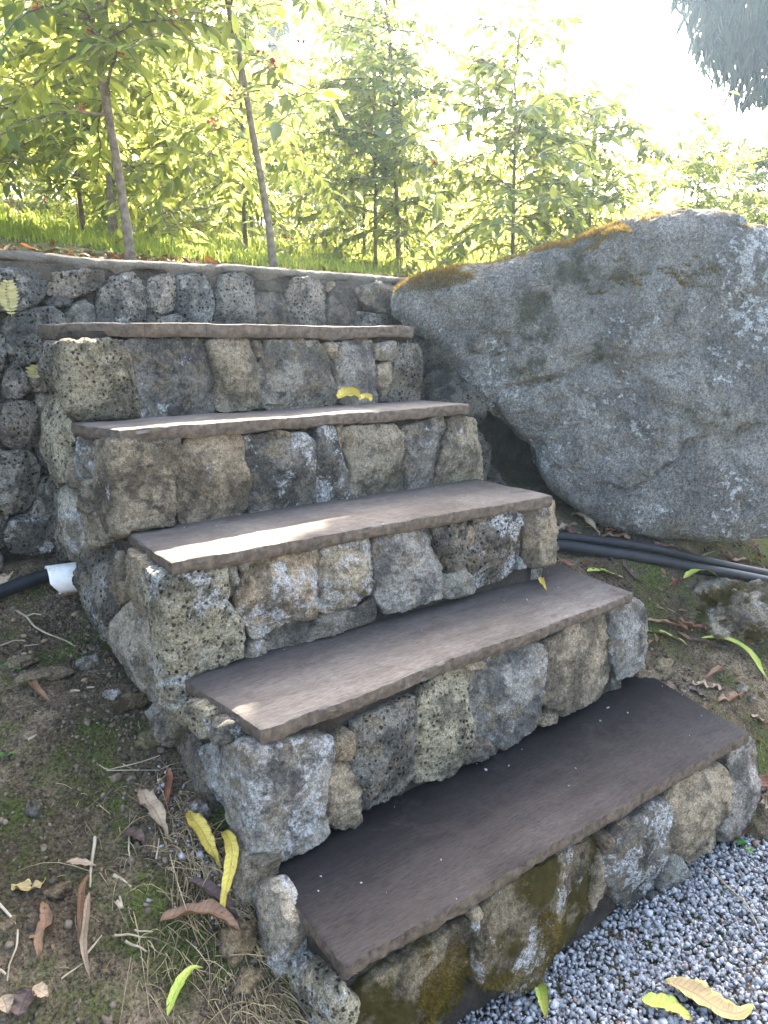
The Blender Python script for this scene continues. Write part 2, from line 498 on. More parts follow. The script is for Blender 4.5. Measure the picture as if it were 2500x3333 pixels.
def sheet(name, xs, ys, fn, mat, rough, kind='structure', seed=0):
    X, Y = np.meshgrid(xs, ys)
    Z = fn(X, Y)
    P = np.stack([X, Y, Z*0], -1)
    near = np.exp(-((X-.3)**2+(Y-.3)**2)/9)
    Z = Z + near*rough*(fbm(P, 5.5, 3, seed)*1.0 + fbm(P, 34, 3, seed+5)*.30 + np.maximum(fbm(P, 75, 2, seed+9), 0)*.22)
    V = np.stack([X, Y, Z], -1).reshape(-1, 3)
    o = mesh_obj(name, V, grid_faces(len(ys), len(xs)), mat, center=False)
    return tag(o, kind=kind)

gx = axis(-60, 60, -1.5, 2.9, .009)
gy = np.concatenate([axis(-60, 1.0, -1.1, 1.0, .009)[:-1], np.arange(1.0, 1.50, .011)])
gy = gy[gy <= 1.5]
sheet('ground', gx, gy, ground, M['soil'], .020)

def terrace_mat():
    t = NT('grassy_orchard_soil')
    v = t.n('TexCoord').outputs['Object']
    n = t.noise(v, 2.2, 7, .6); n2 = t.noise(v, 30, 7, .7)
    c = t.mix(t.rng(n, .42, .56), rgb(.075, .042, .026), rgb(.055, .085, .022))
    c = t.mix(t.rng(n2, .4, .65, 0, .6), c, rgb(.11, .07, .04))
    b = t.n('BsdfPrincipled', None, Base_Color=c, Roughness=.95, Normal=t.bump(n2, .8, .02))
    return t.surf(b.outputs[0])
tx = axis(-60, 60, -2.5, 7, .06)
ty = axis(1.52, 60, 1.56, 6, .06); ty = ty[ty >= 1.5]
sheet('orchard_terrace', tx, ty, terrace, terrace_mat(), .02, seed=40)

# ------------------------------------------------------------------ stones on a bent face
class Face:
    """front plane from (x0,y0) to (x1,y1); left of u=0 it turns the corner and runs back along +Y"""
    def __init__(s, x0, y0, x1, y1, wrap=True, rc=.008):
        s.o = np.array([x0, y0]); d = np.array([x1-x0, y1-y0]); s.L = np.linalg.norm(d)
        s.d = d/s.L; s.n = np.array([s.d[1], -s.d[0]]); s.wrap = wrap; s.rc = rc
    def uv(s, px_, py_):
        P = on_plane(px_, py_, (s.o[0], s.o[1], 0), np.array([s.n[0], s.n[1], 0]))
        u = np.dot(P[:2]-s.o, s.d)
        if s.wrap and u < 0:
            P = on_plane(px_, py_, (s.o[0], s.o[1], 0), np.array([-1.0, 0, 0]))
            u = -(P[1]-s.o[1])
        return np.array([u, P[2]])
    def pos(s, U, Vv, H):
        U = np.asarray(U, float); H = np.asarray(H, float)
        rc = s.rc
        fx = s.o[0]+s.d[0]*U+s.n[0]*H; fy = s.o[1]+s.d[1]*U+s.n[1]*H
        if not s.wrap:
            return np.stack([fx, fy, Vv], -1)
        sx = s.o[0]-H; sy = s.o[1]-U
        a = np.clip((rc-U)/(2*rc), 0, 1)*math.pi/2
        cx = s.o[0]+rc; cy = s.o[1]+rc
        ax = cx-(rc+H)*np.sin(a); ay = cy-(rc+H)*np.cos(a)
        x = np.where(U > rc, fx, np.where(U < -rc, sx, ax)); y = np.where(U > rc, fy, np.where(U < -rc, sy, ay))
        return np.stack([x, y, Vv], -1)

def chaikin(P):
    Q = np.roll(P, -1, 0)
    return np.stack([P*.92+Q*.08, P*.08+Q*.92], 1).reshape(-1, 2)

def resample(P, n):
    Q = np.vstack([P, P[:1]]); s = np.r_[0, np.cumsum(np.linalg.norm(np.diff(Q, axis=0), axis=1))]
    t = np.linspace(0, s[-1], n, endpoint=False)
    return np.stack([np.interp(t, s, Q[:, 0]), np.interp(t, s, Q[:, 1])], 1)

TINT = {'t': (.415, .350, .265), 'g': (.340, .310, .265), 'b': (.370, .350, .325), 'd': (.235, .215, .190),
        'p': (.270, .250, .220), 'y': (.455, .405, .300), 'l': (.330, .318, .290), 'm': (.250, .208, .145), 'w': (.50, .47, .41)}
MATK = {'t': 'smooth', 'g': 'smooth', 'b': 'smooth', 'd': 'smooth', 'p': 'porous', 'y': 'porous_yellow', 'l': 'lava', 'm': 'mossy', 'w': 'smooth'}
LICH = {'t': .45, 'g': .5, 'b': .75, 'd': .75, 'p': .35, 'y': .75, 'l': .45, 'm': .5, 'w': .8}
_sc = [0]
def stone(parent, face, poly_uv, kind='g', bulge=.022, back=.045, rough=1.0, n=None, rings=None, name='stone', lich=None, label=None, tint=None):
    _sc[0] += 1; sid = _sc[0]
    P = np.asarray(poly_uv, float)
    if np.sum(P[:, 0]*np.roll(P[:, 1], -1)-P[:, 1]*np.roll(P[:, 0], -1)) < 0: P = P[::-1]
    ext = P.max(0)-P.min(0); size = max(ext.min(), .02)
    big = max(ext)
    n = n or int(np.clip(big/.0034*2.3, 40, 190)); rings = rings or int(np.clip(size/.0052, 7, 30))
    P = chaikin(P); P = resample(P, n)
    c = P.mean(0)
    q = np.c_[P*1.0, np.full(n, sid*3.7)]
    nd = fbm(q, 55, 3, sid); nd2 = fbm(q, 150, 2, sid+3)
    rad = P-c; rl = np.linalg.norm(rad, axis=1)[:, None]
    P = P + rad/rl*(.0045+nd*.0060+nd2*.0038)[:, None]*min(1, size/.05)
    bul = min(bulge, size*.42)
    s = np.concatenate([[1.0], 1-np.linspace(0, 1, rings)[1:-1]**1.5*.97, []])
    rows_uv = []; rows_h = []
    rows_uv.append(c+(P-c)*.93); rows_h.append(np.full(n, -back))
    rows_uv.append(c+(P-c)*.995); rows_h.append(np.full(n, -back*.4))
    w = min(.017, size*.30)                      # width of the rounded rim
    for k in s:
        UV = c+(P-c)*k
        dist = (1-k)*rl[:, 0]                    # metres from the rim
        e = np.clip(dist/w, 0, 1)
        h = bul*np.clip(1-(1-e)**2.0, 0, 1)**.5
        h = h + bul*.12*(1-k)
        rows_uv.append(UV); rows_h.append(h)
    UV = np.concatenate(rows_uv); H = np.concatenate(rows_h)
    UV = np.vstack([UV, c[None]]); H = np.r_[H, H[-n:].mean()]
    q = np.c_[UV, H*0+sid*1.93]
    inner = np.clip((H+.004)/.012, 0, 1)
    # broad facets, then chips, then grain
    a, b = rng.normal(0, .06, 2)
    tilt = (UV[:, 0]-c[0])*a+(UV[:, 1]-c[1])*b
    fac = np.abs(fbm(q, 11, 2, sid+50))
    cut = np.full(len(UV), 9.0)                  # broken planes, as if knocked off with a hammer
    for _ in range(6):
        an = rng.uniform(0, 6.28); sl = rng.uniform(.12, .55)
        cut = np.minimum(cut, bul*rng.uniform(.75, 1.15)+size*.13*sl*1.6 - sl*((UV[:, 0]-c[0])*math.cos(an)+(UV[:, 1]-c[1])*math.sin(an)))
    bent = getattr(face, 'wrap', False) and P[:, 0].min() < -.02 and P[:, 0].max() > .02
    if not bent: H = np.where(inner > 0, np.minimum(H, np.maximum(cut, -.004)), H)
    rg = 1-np.abs(fbm(q, 30, 3, sid+60))*2.4
    H = H + inner*rough*(tilt*.6 - fac*.010*min(1, size/.07) + rg*.0030*min(1, size/.06) + fbm(q, 45, 3, sid+1)*.0045*min(1, size/.06) + fbm(q, 110, 3, sid+2)*.0034 + fbm(q, 260, 2, sid+4)*.0022)
    V = face.pos(UV[:, 0], UV[:, 1], H)
    R = len(rows_uv)
    F4 = grid_faces(R, n, True)
    ci = R*n
    j = np.arange(n); base = (R-1)*n
    tri = np.stack([base+j, base+(j+1) % n, np.full(n, ci), np.full(n, ci)], -1)
    faces = [tuple(f) for f in F4.tolist()] + [tuple(f[:3]) for f in tri.tolist()]
    o = mesh_obj(name, V, faces, M[MATK[kind]], parent)
    tn = np.array(tint if tint else TINT[kind])*np.array([1.26, 1.19, 1.07])
    k = 1+rng.normal(0, .10)
    warm = rng.normal(0, .035)
    la = LICH[kind]+rng.normal(0, .12) if lich is None else lich
    o.color = (float(tn[0]*k*(1+warm)), float(tn[1]*k), float(tn[2]*k*(1-warm)), float(np.clip(la, 0, 1)))
    if label: o['label'] = label
    return o

def P3(px_, py_, z): return on_plane(px_, py_, (0, 0, z), np.array([0, 0, 1.0]))

# tread corners in the photograph, laid on level planes
TZ = [-.029, .269, .521, .762]
TC = [[(1128, 3146), (2435, 2380), (2103, 2190), (855, 2822)],
      [(845, 2377), (2065, 1928), (1808, 1830), (585, 2205)],
      [(557, 1832), (1795, 1613), (1575, 1562), (400, 1722)],
      [(389, 1398), (1529, 1315), (1380, 1303), (256, 1379)]]
treads = []
for z, q in zip(TZ, TC):
    treads.append([P3(a, b, z) for a, b in q])
z5 = .998
y5 = 1.050
x5 = on_plane(1353, 1095, (0, y5+.01, 0), np.array([0, 1.0, 0]))[0]
treads.append([np.array([.005, y5, z5]), np.array([x5, y5+.02, z5]), np.array([x5-.01, 1.372, z5]), np.array([-.03, 1.372, z5])])
for i in range(4):      # run each slab 3 cm under the riser above
    a, b, c, d = treads[i]
    c += (c-b)/np.linalg.norm(c-b)*.04; d += (d-a)/np.linalg.norm(d-a)*.04

stair = empty('stone_staircase', (.6, .1, -.36), 'rough stone staircase of five steps with brown concrete treads leading up to the lava wall', 'staircase')

def slab(corners, th, seed, wet, tint, roundl=0.0):
    a, b, c, d = [np.array(p) for p in corners]     # front left, front right, back right, back left
    n, m = 46, 210
    def spaced(k):
        t = np.linspace(0, 1, k-4); return np.concatenate([[0, .003, .007], t[1:-1], [.993, .997, 1]])
    u = spaced(m); v = np.concatenate([[0, .012, .035], np.linspace(0, 1, n-4)[1:-1], [.965, .988, 1]])
    U, W = np.meshgrid(u, v)
    P = (a*(1-U)[..., None]+b*U[..., None])*(1-W)[..., None]+(d*(1-U)[..., None]+c*U[..., None])*W[..., None]
    if roundl:
        L = np.linalg.norm(b-a); s = U*L
        P[..., 1] += (1-W)*roundl*(np.clip(1-s/.16, 0, 1)**2.2)
    Lu = np.linalg.norm(b-a); Lv = np.linalg.norm(d-a)
    for k, (dist, nd) in enumerate((((W)*Lv, -(d-a)/Lv), ((1-W)*Lv, (d-a)/Lv), (U*Lu, -(b-a)/Lu), ((1-U)*Lu, (b-a)/Lu))):
        qq = np.stack([U*Lu if k < 2 else W*Lv, U*0+k*3.1, U*0+seed], -1)
        wv = fbm(qq, 4, 3, seed+7)*.006+fbm(qq, 38, 3, seed+8)*.0026-np.maximum(fbm(qq, 90, 2, seed+9)-.25, 0)*.006
        P += (wv*np.clip(1-dist/.05, 0, 1)**2)[..., None]*nd
    q = P.reshape(-1, 3)
    dz = fbm(q, 4, 2, seed)*.0045+fbm(q, 16, 3, seed+1)*.0022+fbm(q, 60, 2, seed+2)*.0008
    P[..., 2] += dz.reshape(P.shape[:2])
    for e, drop in ((0, .0016), (1, .0004)):
        P[e, :, 2] -= drop; P[-1-e, :, 2] -= drop; P[:, e, 2] -= drop; P[:, -1-e, 2] -= drop
    nn, mm = P.shape[:2]
    idx = np.arange(nn*mm).reshape(nn, mm)
    per = np.concatenate([idx[0, :], idx[1:, -1], idx[-1, -2::-1], idx[-2:0:-1, 0]])
    V = P.reshape(-1, 3)
    cen = V.mean(0)
    rim = V[per]
    dirs = np.gradient(rim, axis=0); out = np.stack([dirs[:, 1], -dirs[:, 0], dirs[:, 0]*0], -1)
    out /= np.linalg.norm(out, axis=1)[:, None]+1e-9
    rim = V[per]
    rows = [V]
    F4 = [grid_faces(nn, mm)]
    K = len(per); prev = per; off = len(V)
    for k, (o_, z_) in enumerate([(.0006, .12), (.0012, .35), (.0008, .6), (-.001, .82), (-.005, 1.0), (-.02, 1.02)]):
        nz = fbm(rim+[0, 0, -z_*th], 45, 3, seed+20+k)
        lowj = fbm(rim, 12, 3, seed+33)*.005 if z_ > .5 else 0
        R = rim+out*(o_+nz*.005)[:, None]-np.array([0, 0, 1.0])*(th*z_+lowj)[:, None] if np.ndim(lowj) else rim+out*(o_+nz*.004)[:, None]-np.array([0, 0, th*z_])
        rows.append(R)
        cur = np.arange(off, off+K); j = np.arange(K)
        F4.append(np.stack([prev[(j+1) % K], prev[j], cur[j], cur[(j+1) % K]], -1))
        prev = cur; off += K
    V = np.concatenate(rows)
    V2 = V; F = np.concatenate(F4)
    o = mesh_obj('tread', V2, F, M['tread'], stair)
    o.data.set_sharp_from_angle(angle=math.radians(38))
    # local frame: X along the slab so that the streaks run with it
    ang = math.atan2(b[1]-a[1], b[0]-a[0])
    o.color = (*tint, wet)  # alpha: damp together with painted shade at the inner edge
    return o
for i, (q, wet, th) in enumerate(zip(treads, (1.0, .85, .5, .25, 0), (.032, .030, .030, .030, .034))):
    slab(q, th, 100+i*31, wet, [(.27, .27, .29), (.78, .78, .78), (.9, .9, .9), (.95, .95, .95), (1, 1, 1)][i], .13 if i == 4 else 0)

# riser faces: 15 mm behind the slab noses
faces = []
for i, q in enumerate(treads):
    a, b = q[0], q[1]
    f = Face(a[0]-.004, a[1]+.016, b[0]+.02, b[1]+.016)
    faces.append(f)
faces[4] = Face(-.022, y5+.020, x5+.02, y5+.03)

def mortar_block(face, z0, z1, depth, seed):
    """rough mortar core: left side, front and right side as one bent sheet, plus a lid"""
    n = 36
    L = face.L
    us = np.concatenate([np.linspace(-depth, -.02, 30), np.linspace(-.018, .018, 5), np.linspace(.02, L-.01, 150)])
    zs = np.linspace(z0, z1, n)
    U, Z = np.meshgrid(us, zs)
    q = np.stack([U, Z, U*0+seed], -1)
    H = -.021+fbm(q, 16, 3, seed)*.009+fbm(q, 60, 3, seed+1)*.006
    V = face.pos(U, Z, H)
    R = V[:, -1:, :]
    ext = np.concatenate([R+np.array([0, t, 0]) for t in np.linspace(.02, depth, 14)], 1)
    ext[..., 0] += (fbm(ext, 30, 3, seed+4)*.008)
    V = np.concatenate([V, ext], 1)
    nn, mm = V.shape[:2]
    return V.reshape(-1, 3), grid_faces(nn, mm)
mb = []
zb = [-.5, TZ[0]-.06, TZ[1]-.06, TZ[2]-.06, TZ[3]-.06]
ztop = [TZ[0]-.018, TZ[1]-.018, TZ[2]-.018, TZ[3]-.018, z5-.018]
for i, f in enumerate(faces):
    mb.append(mortar_block(f, -.5 if i == 0 else zb[i]-.0, ztop[i], .40, 60+i))
# the whole left flank down to the soil
f0 = Face(-.004, .05, 1.2, .05)
us = np.linspace(0, 1.40, 120); zs = np.linspace(-.5, z5-.02, 110)
U, Z = np.meshgrid(us, zs)
lim = np.interp(U, [0, .29, .30, .57, .58, .85, .86, 1.06, 1.07, 1.4], [ztop[0], ztop[0], ztop[1], ztop[1], ztop[2], ztop[2], ztop[3], ztop[3], ztop[4], ztop[4]])
Zc = np.minimum(Z, lim-.01)
q = np.stack([U, Zc, U*0+9], -1)
X = .024-(fbm(q, 16, 3, 91)*.010+fbm(q, 60, 3, 92)*.006)
mb.append((np.stack([X, U+.03, Zc], -1).reshape(-1, 3), grid_faces(len(zs), len(us))))
V, Fq = join(mb)
mesh_obj('mortar', V, Fq, M['mortar'], stair)

ROWS = {4: """
A y .3|330,600 500,590 638,594 648,700 690,770 722,880 748,940 750,1012 640,1018 500,1022 430,1026 380,950 340,850 326,720
A d .55|655,602 760,590 900,587 1080,592 1105,620 1120,700 1165,850 1160,970 1140,985 960,1000 850,1008 765,1010 748,930 735,800 690,690 660,645
A t .3|1120,620 1150,592 1290,582 1340,602 1370,680 1385,800 1400,860 1418,945 1380,960 1200,975 1170,960 1175,830 1165,760 1135,690
A t .2|1365,600 1405,605 1425,700 1385,672
A t .1|640,605 668,598 700,690 735,860 722,860 690,770 655,700
B g .35|110,515 250,507 400,520 440,590 455,650 480,780 490,850 380,868 150,888 95,866 60,760 52,650 100,600
B t .3|430,525 485,530 490,600 460,610 440,580
B b .45|495,525 560,515 685,515 695,580 695,700 708,800 705,850 510,845 500,700 478,620
B b .9|470,620 492,640 515,840 495,845 482,740
B b .2|735,525 795,520 808,590 775,620 725,610 715,560
B t .3|700,532 728,530 714,570 722,612 700,605
B t .5|712,660 780,627 785,650 770,790 730,810 708,750
B p .2|820,550 870,532 930,532 955,590 942,700 945,838 850,840 778,836 778,770 787,640 808,600
B g .2|715,820 760,815 770,838 715,842
""", 3: """
C b .8|418,290 470,278 538,287 540,400 542,500 460,530 432,490 418,400
C t .35|548,300 610,287 800,290 960,287 965,350 955,450 940,520 935,650 930,755 780,775 700,780 660,835 605,780 560,690 535,600 542,480 550,400
C t .5|985,350 1010,300 1100,290 1290,267 1312,300 1320,420 1345,520 1340,650 1300,700 1180,725 990,750 970,700 950,600 960,480 972,400
D d .8|-3,205 150,188 330,190 355,215 372,280 355,380 370,540 350,560 200,590 60,622 38,628 30,520 20,400 3,300
D t .2|130,182 190,165 255,185 225,198 150,192
D d .95|385,150 430,135 480,150 500,260 520,330 558,400 545,555 420,580 385,560 365,400 375,300
D t .4|495,147 527,142 520,220 515,280 500,240
D t .45|533,155 700,142 800,137 835,172 845,300 858,420 860,498 700,530 555,553 567,400 537,300 530,220
D b .7|842,152 900,142 1040,97 1073,92 1068,190 1048,250 1028,350 1018,470 870,500 864,400 850,300 843,200
D t .5|1088,107 1160,92 1215,102 1250,127 1250,200 1270,280 1285,440 1150,463 1028,466 1030,360 1062,250 1083,180
""", 2: """
E t .35|185,70 240,90 315,170 322,300 328,430 290,400 240,350 195,290 185,150
E y .8|332,165 450,192 600,162 722,152 730,330 770,400 805,480 800,640 700,682 560,722 512,752 490,850 525,980 500,1012 460,990 420,900 392,800 375,600 338,430 327,280
E g .3|737,155 785,142 785,230 775,320 742,310
E g .3|783,132 850,117 838,168 802,183
E t .95|860,150 900,112 1050,82 1220,62 1230,150 1225,280 1210,380 1180,430 1060,435 960,480 890,540 860,540 820,450 780,380 772,320 803,230
D t .9|430,787 550,767 665,752 680,800 690,900 693,950 678,1020 600,1088 500,1162 440,1150 392,1138 402,1050 407,900 420,830
E d .15|940,490 1060,447 1180,450 1320,412 1480,362 1510,320 1538,380 1530,450 1300,512 1060,582 950,612
E g .6|860,562 920,547 945,580 930,620 833,650 835,610
D b .4|693,742 800,717 930,692 990,707 1005,760 1035,830 1063,890 1045,940 1048,1050 1055,1068 900,1108 760,1152 730,1130 703,1070 697,900 688,800
D p .3|1012,692 1100,682 1188,665 1180,780 1172,860 1160,900 1080,933 1052,860 1022,770
D g .4|1050,962 1100,932 1180,917 1215,960 1235,1020 1220,1048 1075,1073 1055,1030
D t .2|1198,672 1222,682 1232,770 1210,805 1190,760
D p .85|1237,642 1370,607 1488,587 1485,700 1475,850 1440,940 1340,988 1260,1015 1217,950 1192,860 1192,810 1230,790
K t .5|0,112 100,84 222,72 228,150 213,320 228,370 208,400 203,488 60,508 5,478
K b .8|-25,440 0,480 25,510 -40,520
""", 1: """
G d .2|140,130 200,135 235,215 290,320 340,430 395,560 450,700 395,690 340,620 280,560 200,380 130,250 122,190
G b .95|245,230 330,202 398,215 402,330 403,480 392,560 345,430 295,320
G b .8|412,140 560,200 700,182 850,152 950,155 955,260 920,400 910,560 925,650 900,700 760,780 640,830 600,868 560,830 480,740 440,620 410,450 407,300
G t .3|970,170 1060,122 1075,180 1060,260 1010,283 962,270
G t .35|945,292 1040,292 1060,340 1098,440 1103,580 1060,640 990,650 932,620 932,480 925,400
G p .35|1085,100 1240,25 1402,-55 1410,40 1390,150 1382,300 1385,380 1350,440 1250,500 1112,553 1102,470 1064,320 1092,230
F y .1|602,905 720,845 858,790 885,835 875,900 862,1000 885,1090 850,1220 775,1370 620,1400 572,1390 562,1250 577,1100 597,1000
F b .6|900,800 1000,712 1130,655 1248,662 1272,700 1263,800 1250,950 1253,1050 1220,1100 1100,1188 1050,1212 980,1200 922,1120 888,1040 884,950 893,870
F t .2|850,770 930,748 975,760 950,785 870,797
F d .2|885,1110 915,1130 985,1205 1040,1225 850,1300 860,1220
K t .6|125,1500 180,1472 230,1490 235,1540 130,1578 112,1560
K t .3|150,1052 350,912 480,852 560,842 575,900 588,1000 598,1150 588,1278 470,1408 270,1500 122,1420 122,1300 132,1150
K b .5|598,805 700,782 760,722 800,750 810,830 828,950 828,1100 800,1198 720,1238 642,1268 622,1220 598,1090 586,960 594,880
""", 0: """
O y .85|425,645 500,722 600,790 690,842 760,905 740,1050 700,1200 450,1200 380,1000 352,930 392,820 415,700
O m .4|770,880 900,765 1100,645 1250,562 1370,502 1383,600 1370,720 1330,900 1250,1000 1150,1180 705,1210 750,1050
H m .75|885,705 1000,572 1130,482 1300,392 1430,312 1563,257 1572,350 1558,500 1530,640 1450,760 1300,930 1200,1010 1070,1045 970,1020 905,1000 886,900
H t .3|880,640 915,600 940,640 930,690 895,710
H t .2|1573,300 1592,350 1595,560 1545,630 1538,560 1565,450
L d .9|565,940 640,785 800,682 930,615 960,645 940,800 958,980 930,1100 890,1260 780,1403 640,1310 562,1160 548,1050
L t .5|522,880 590,862 608,900 542,963
L t .35|965,640 1060,525 1200,445 1330,375 1373,480 1383,600 1340,800 1300,958 1150,1058 1030,990 962,930 945,800
L g .7|950,992 1030,1002 1080,1052 1108,1130 1090,1218 1020,1268 920,1228 932,1120
L b .6|1402,300 1540,215 1578,232 1603,370 1590,560 1585,760 1450,858 1352,908 1332,850 1382,650 1392,480
"""}
SIDE = """
A p .3|248,608 322,600 328,740 316,860 248,865 240,740
C y .5|258,47 318,38 350,100 398,215 412,270 388,330 395,480 380,528 330,550 287,588 282,450 264,250
C t .3|388,412 408,402 430,480 443,556 402,560 392,500
C p .4|292,582 355,562 378,700 375,850 398,948 330,940 272,850 260,680
C w .9|365,560 410,510 445,580 468,700 473,868 430,958 392,900 382,780 352,650
C t .4|450,562 480,522 528,518 538,600 528,688 472,688
C t .2|478,702 550,692 598,790 588,850 540,878 482,868
M p .6|655,300 682,205 760,172 835,182 868,240 898,330 908,480 913,620 938,680 870,768 850,895 800,898 750,880 722,760 642,738 602,640 622,520 647,410
M t .3|908,235 940,282 968,440 993,500 1003,588 950,618 912,580 907,420
M w .55|862,792 1000,622 1080,642 1188,760 1198,900 1238,1050 1263,1200 1258,1338 1180,1378 1110,1330 1052,1200 982,1040 872,1000 857,900
M g .4|1202,1430 1290,1342 1308,1420 1270,1480 1250,1568 1207,1540
M g .6|1267,1482 1320,1442 1398,1570 1378,1650 1300,1728 1252,1718
M y .7|1452,1382 1520,1372 1638,1462 1650,1600 1600,1648 1530,1600 1472,1520
G t .4|402,762 480,752 560,832 588,862 560,930 553,1098 540,1090 462,980 452,850
E g .6|662,962 735,1012 740,1100 680,1108
O t .9|237,302 270,292 328,380 398,510 423,580 400,740 380,840 345,928 292,850 252,760 242,620 230,450
"""
def run_row(face, text, parent, bulge):
    for ln in text.strip().split('\n'):
        h, pts = ln.split('|'); crop, kind, li = h.split()
        uv = [face.uv(a, b) for a, b in px(crop, pts)]
        stone(parent, face, uv, kind, bulge=bulge, lich=float(li))
for i in (4, 3, 2, 1, 0):
    run_row(faces[i], ROWS[i], stair, .022)
fside = Face(-.006, -.02, 1.2, -.02)
run_row(fside, SIDE, stair, .030)
# right flank, seen only from a step aside
class Right:
    def __init__(s, x): s.x = x
    def pos(s, U, Vv, H): return np.stack([s.x+H, U, Vv], -1)
for i, f in enumerate(faces):
    xr = f.o[0]+f.d[0]*f.L-.012; y0 = f.o[1]+f.d[1]*f.L; r = Right(xr)
    zz0, zz1 = (-.40, TZ[0]-.04) if i == 0 else (TZ[i-1]-.02, ztop[i]-.02)
    y = y0+.02
    for k in range(2):
        w = rng.uniform(.12, .17); j = lambda: rng.normal(0, .008)
        stone(stair, r, [(y+j(), zz0+j()), (y+w/2, zz0+j()), (y+w-.01, zz0+j()), (y+w-.01, (zz0+zz1)/2), (y+w-.012+j(), zz1), (y+w/2, zz1+j()), (y+j(), zz1+j())], 'g', n=40, rings=8)
        y += w

# ------------------------------------------------------------------ lava retaining wall
WY = 1.371
wall = empty('lava_rock_retaining_wall', (-.5, WY+.1, .3), 'dark vesicular lava rock retaining wall with a pale mortar coping, behind the stairs', 'wall')
wf = Face(0, WY, 1, WY, wrap=False)
WALL = """
A l .4|-60,218 60,208 200,218 250,262 248,330 208,400 80,430 -60,430
A l .2|252,272 300,232 420,212 543,220 568,270 520,320 380,360 282,343 247,320
A l .5|28,480 120,432 268,415 333,450 362,540 328,600 230,690 92,733 42,660 23,560
A g .3|347,450 400,397 450,387 508,440 508,500 488,538 382,543 352,480
A l .3|257,372 330,357 398,376 370,405 292,413 252,400
A l .6|542,330 600,262 680,227 778,252 797,300 780,420 765,565 512,565 520,430
A l .3|802,272 850,242 920,237 943,300 938,400 898,450 822,453 788,420 792,330
A l .5|775,432 800,422 853,470 798,540 772,540
A l .6|858,467 960,457 1000,492 1030,560 790,560
A l .5|948,252 1000,227 1100,242 1143,330 1148,420 1108,540 1040,530 970,470 948,400
A l .5|1162,320 1182,242 1280,227 1358,262 1363,380 1378,570 1112,570 1152,430
A d .1|1372,370 1402,327 1500,317 1555,490 1562,570 1382,570 1367,430
B l .5|215,240 245,172 378,177 408,230 410,350 428,490 240,490 212,350
B d .1|432,300 482,217 558,232 578,310 578,400 520,458 437,448 422,370
B g .5|578,232 700,193 828,203 848,240 762,330 785,376 700,363 602,290
B l .5|545,430 602,358 758,377 818,402 808,500 540,500
B t .4|417,202 470,192 478,215 440,248 412,240
B l .2|815,410 870,450 878,510 810,510
A l .4|-70,590 18,572 23,680 -2,800 -70,880
A l .7|22,740 80,722 138,790 156,868 110,908 32,903 12,830
A l .5|152,782 230,762 262,800 262,870 182,860
A g .5|182,960 210,887 262,890 262,1015 215,1018 172,1000
A l .5|8,940 80,917 188,932 203,1060 203,1158 120,1183 32,1158 2,1050
C l .4|212,202 262,192 285,300 290,400 272,488 222,478 207,400
C l .5|-60,370 60,362 158,367 198,430 203,560 158,658 60,698 -60,698
C l .7|212,520 285,492 290,600 285,900 110,918 32,868 12,800 62,732 162,700
C l .4|-70,710 40,712 2,790 20,880 -70,890
"""
for ln in WALL.strip().split('\n'):
    h, pts = ln.split('|'); crop, kind, li = h.split()
    uv = [wf.uv(a, b) for a, b in px(crop, pts)]
    stone(wall, wf, uv, kind, bulge=.034, lich=float(li), name='stone')
# rest of the wall to the left of the photograph and a little behind the boulder
def filler(x0, x1, z0, z1):
    z = z0
    while z < z1-.05:
        h = rng.uniform(.14, .2); x = x0+rng.uniform(-.05, .05)
        if z+h > z1-.05: h = z1-z
        while x < x1:
            w = rng.uniform(.09, .26)
            if x+w > x1: w = x1-x
            if w > .05:
                a = np.arange(9)/9*2*math.pi
                e = 1/np.maximum(np.abs(np.cos(a)), np.abs(np.sin(a)))**.8; dz_ = rng.normal(0, .014)
                uv = np.c_[x+w/2+np.cos(a)*e*(w/2-.003)*rng.uniform(.84, 1.10, 9), z+dz_+h/2+np.sin(a)*e*(h/2-.003)*rng.uniform(.84, 1.10, 9)]
                stone(wall, wf, uv, 'l', bulge=.034, n=44, rings=9)
            x += w
        z += h
filler(-1.5, -.16, .25, 1.12)
wx = np.linspace(-6, 5, 900); wz = np.linspace(-.1, 1.16, 110)
U, Z = np.meshgrid(wx, wz)
q = np.stack([U, Z, U*0], -1)
top = sst(1.08, 1.12, Z)
H = -.030+fbm(q, 14, 3, 7)*.010+fbm(q, 55, 3, 8)*.006 + top*.034
mesh_obj('mortar', wf.pos(U, Z, H).reshape(-1, 3), grid_faces(len(wz), len(wx)), M['wall_mortar'], wall)
# coping
prof = [(-.002, 1.156), (-.010, 1.160), (-.014, 1.168), (-.010, 1.178), (.0, 1.184), (.03, 1.187), (.08, 1.188), (.14, 1.187), (.20, 1.185), (.21, 1.10)]
xs = np.linspace(-6, 5, 1400)
A = np.array(prof)
X = np.repeat(xs[None, :], len(prof), 0); Y = WY+np.repeat(A[:, :1], len(xs), 1); Z = np.repeat(A[:, 1:], len(xs), 1)
q = np.stack([X, Y, Z], -1)
nz = fbm(q, 6, 3, 77)*.010+fbm(q, 30, 4, 78)*.009
Y = Y-nz; Z = Z+fbm(q, 5, 3, 79)*.006+fbm(q, 50, 2, 80)*.002
Z[0] += fbm(q[0], 14, 3, 81)*.030
mesh_obj('coping', np.stack([X, Y, Z], -1).reshape(-1, 3), grid_faces(len(prof), len(xs)), M['coping'], wall)

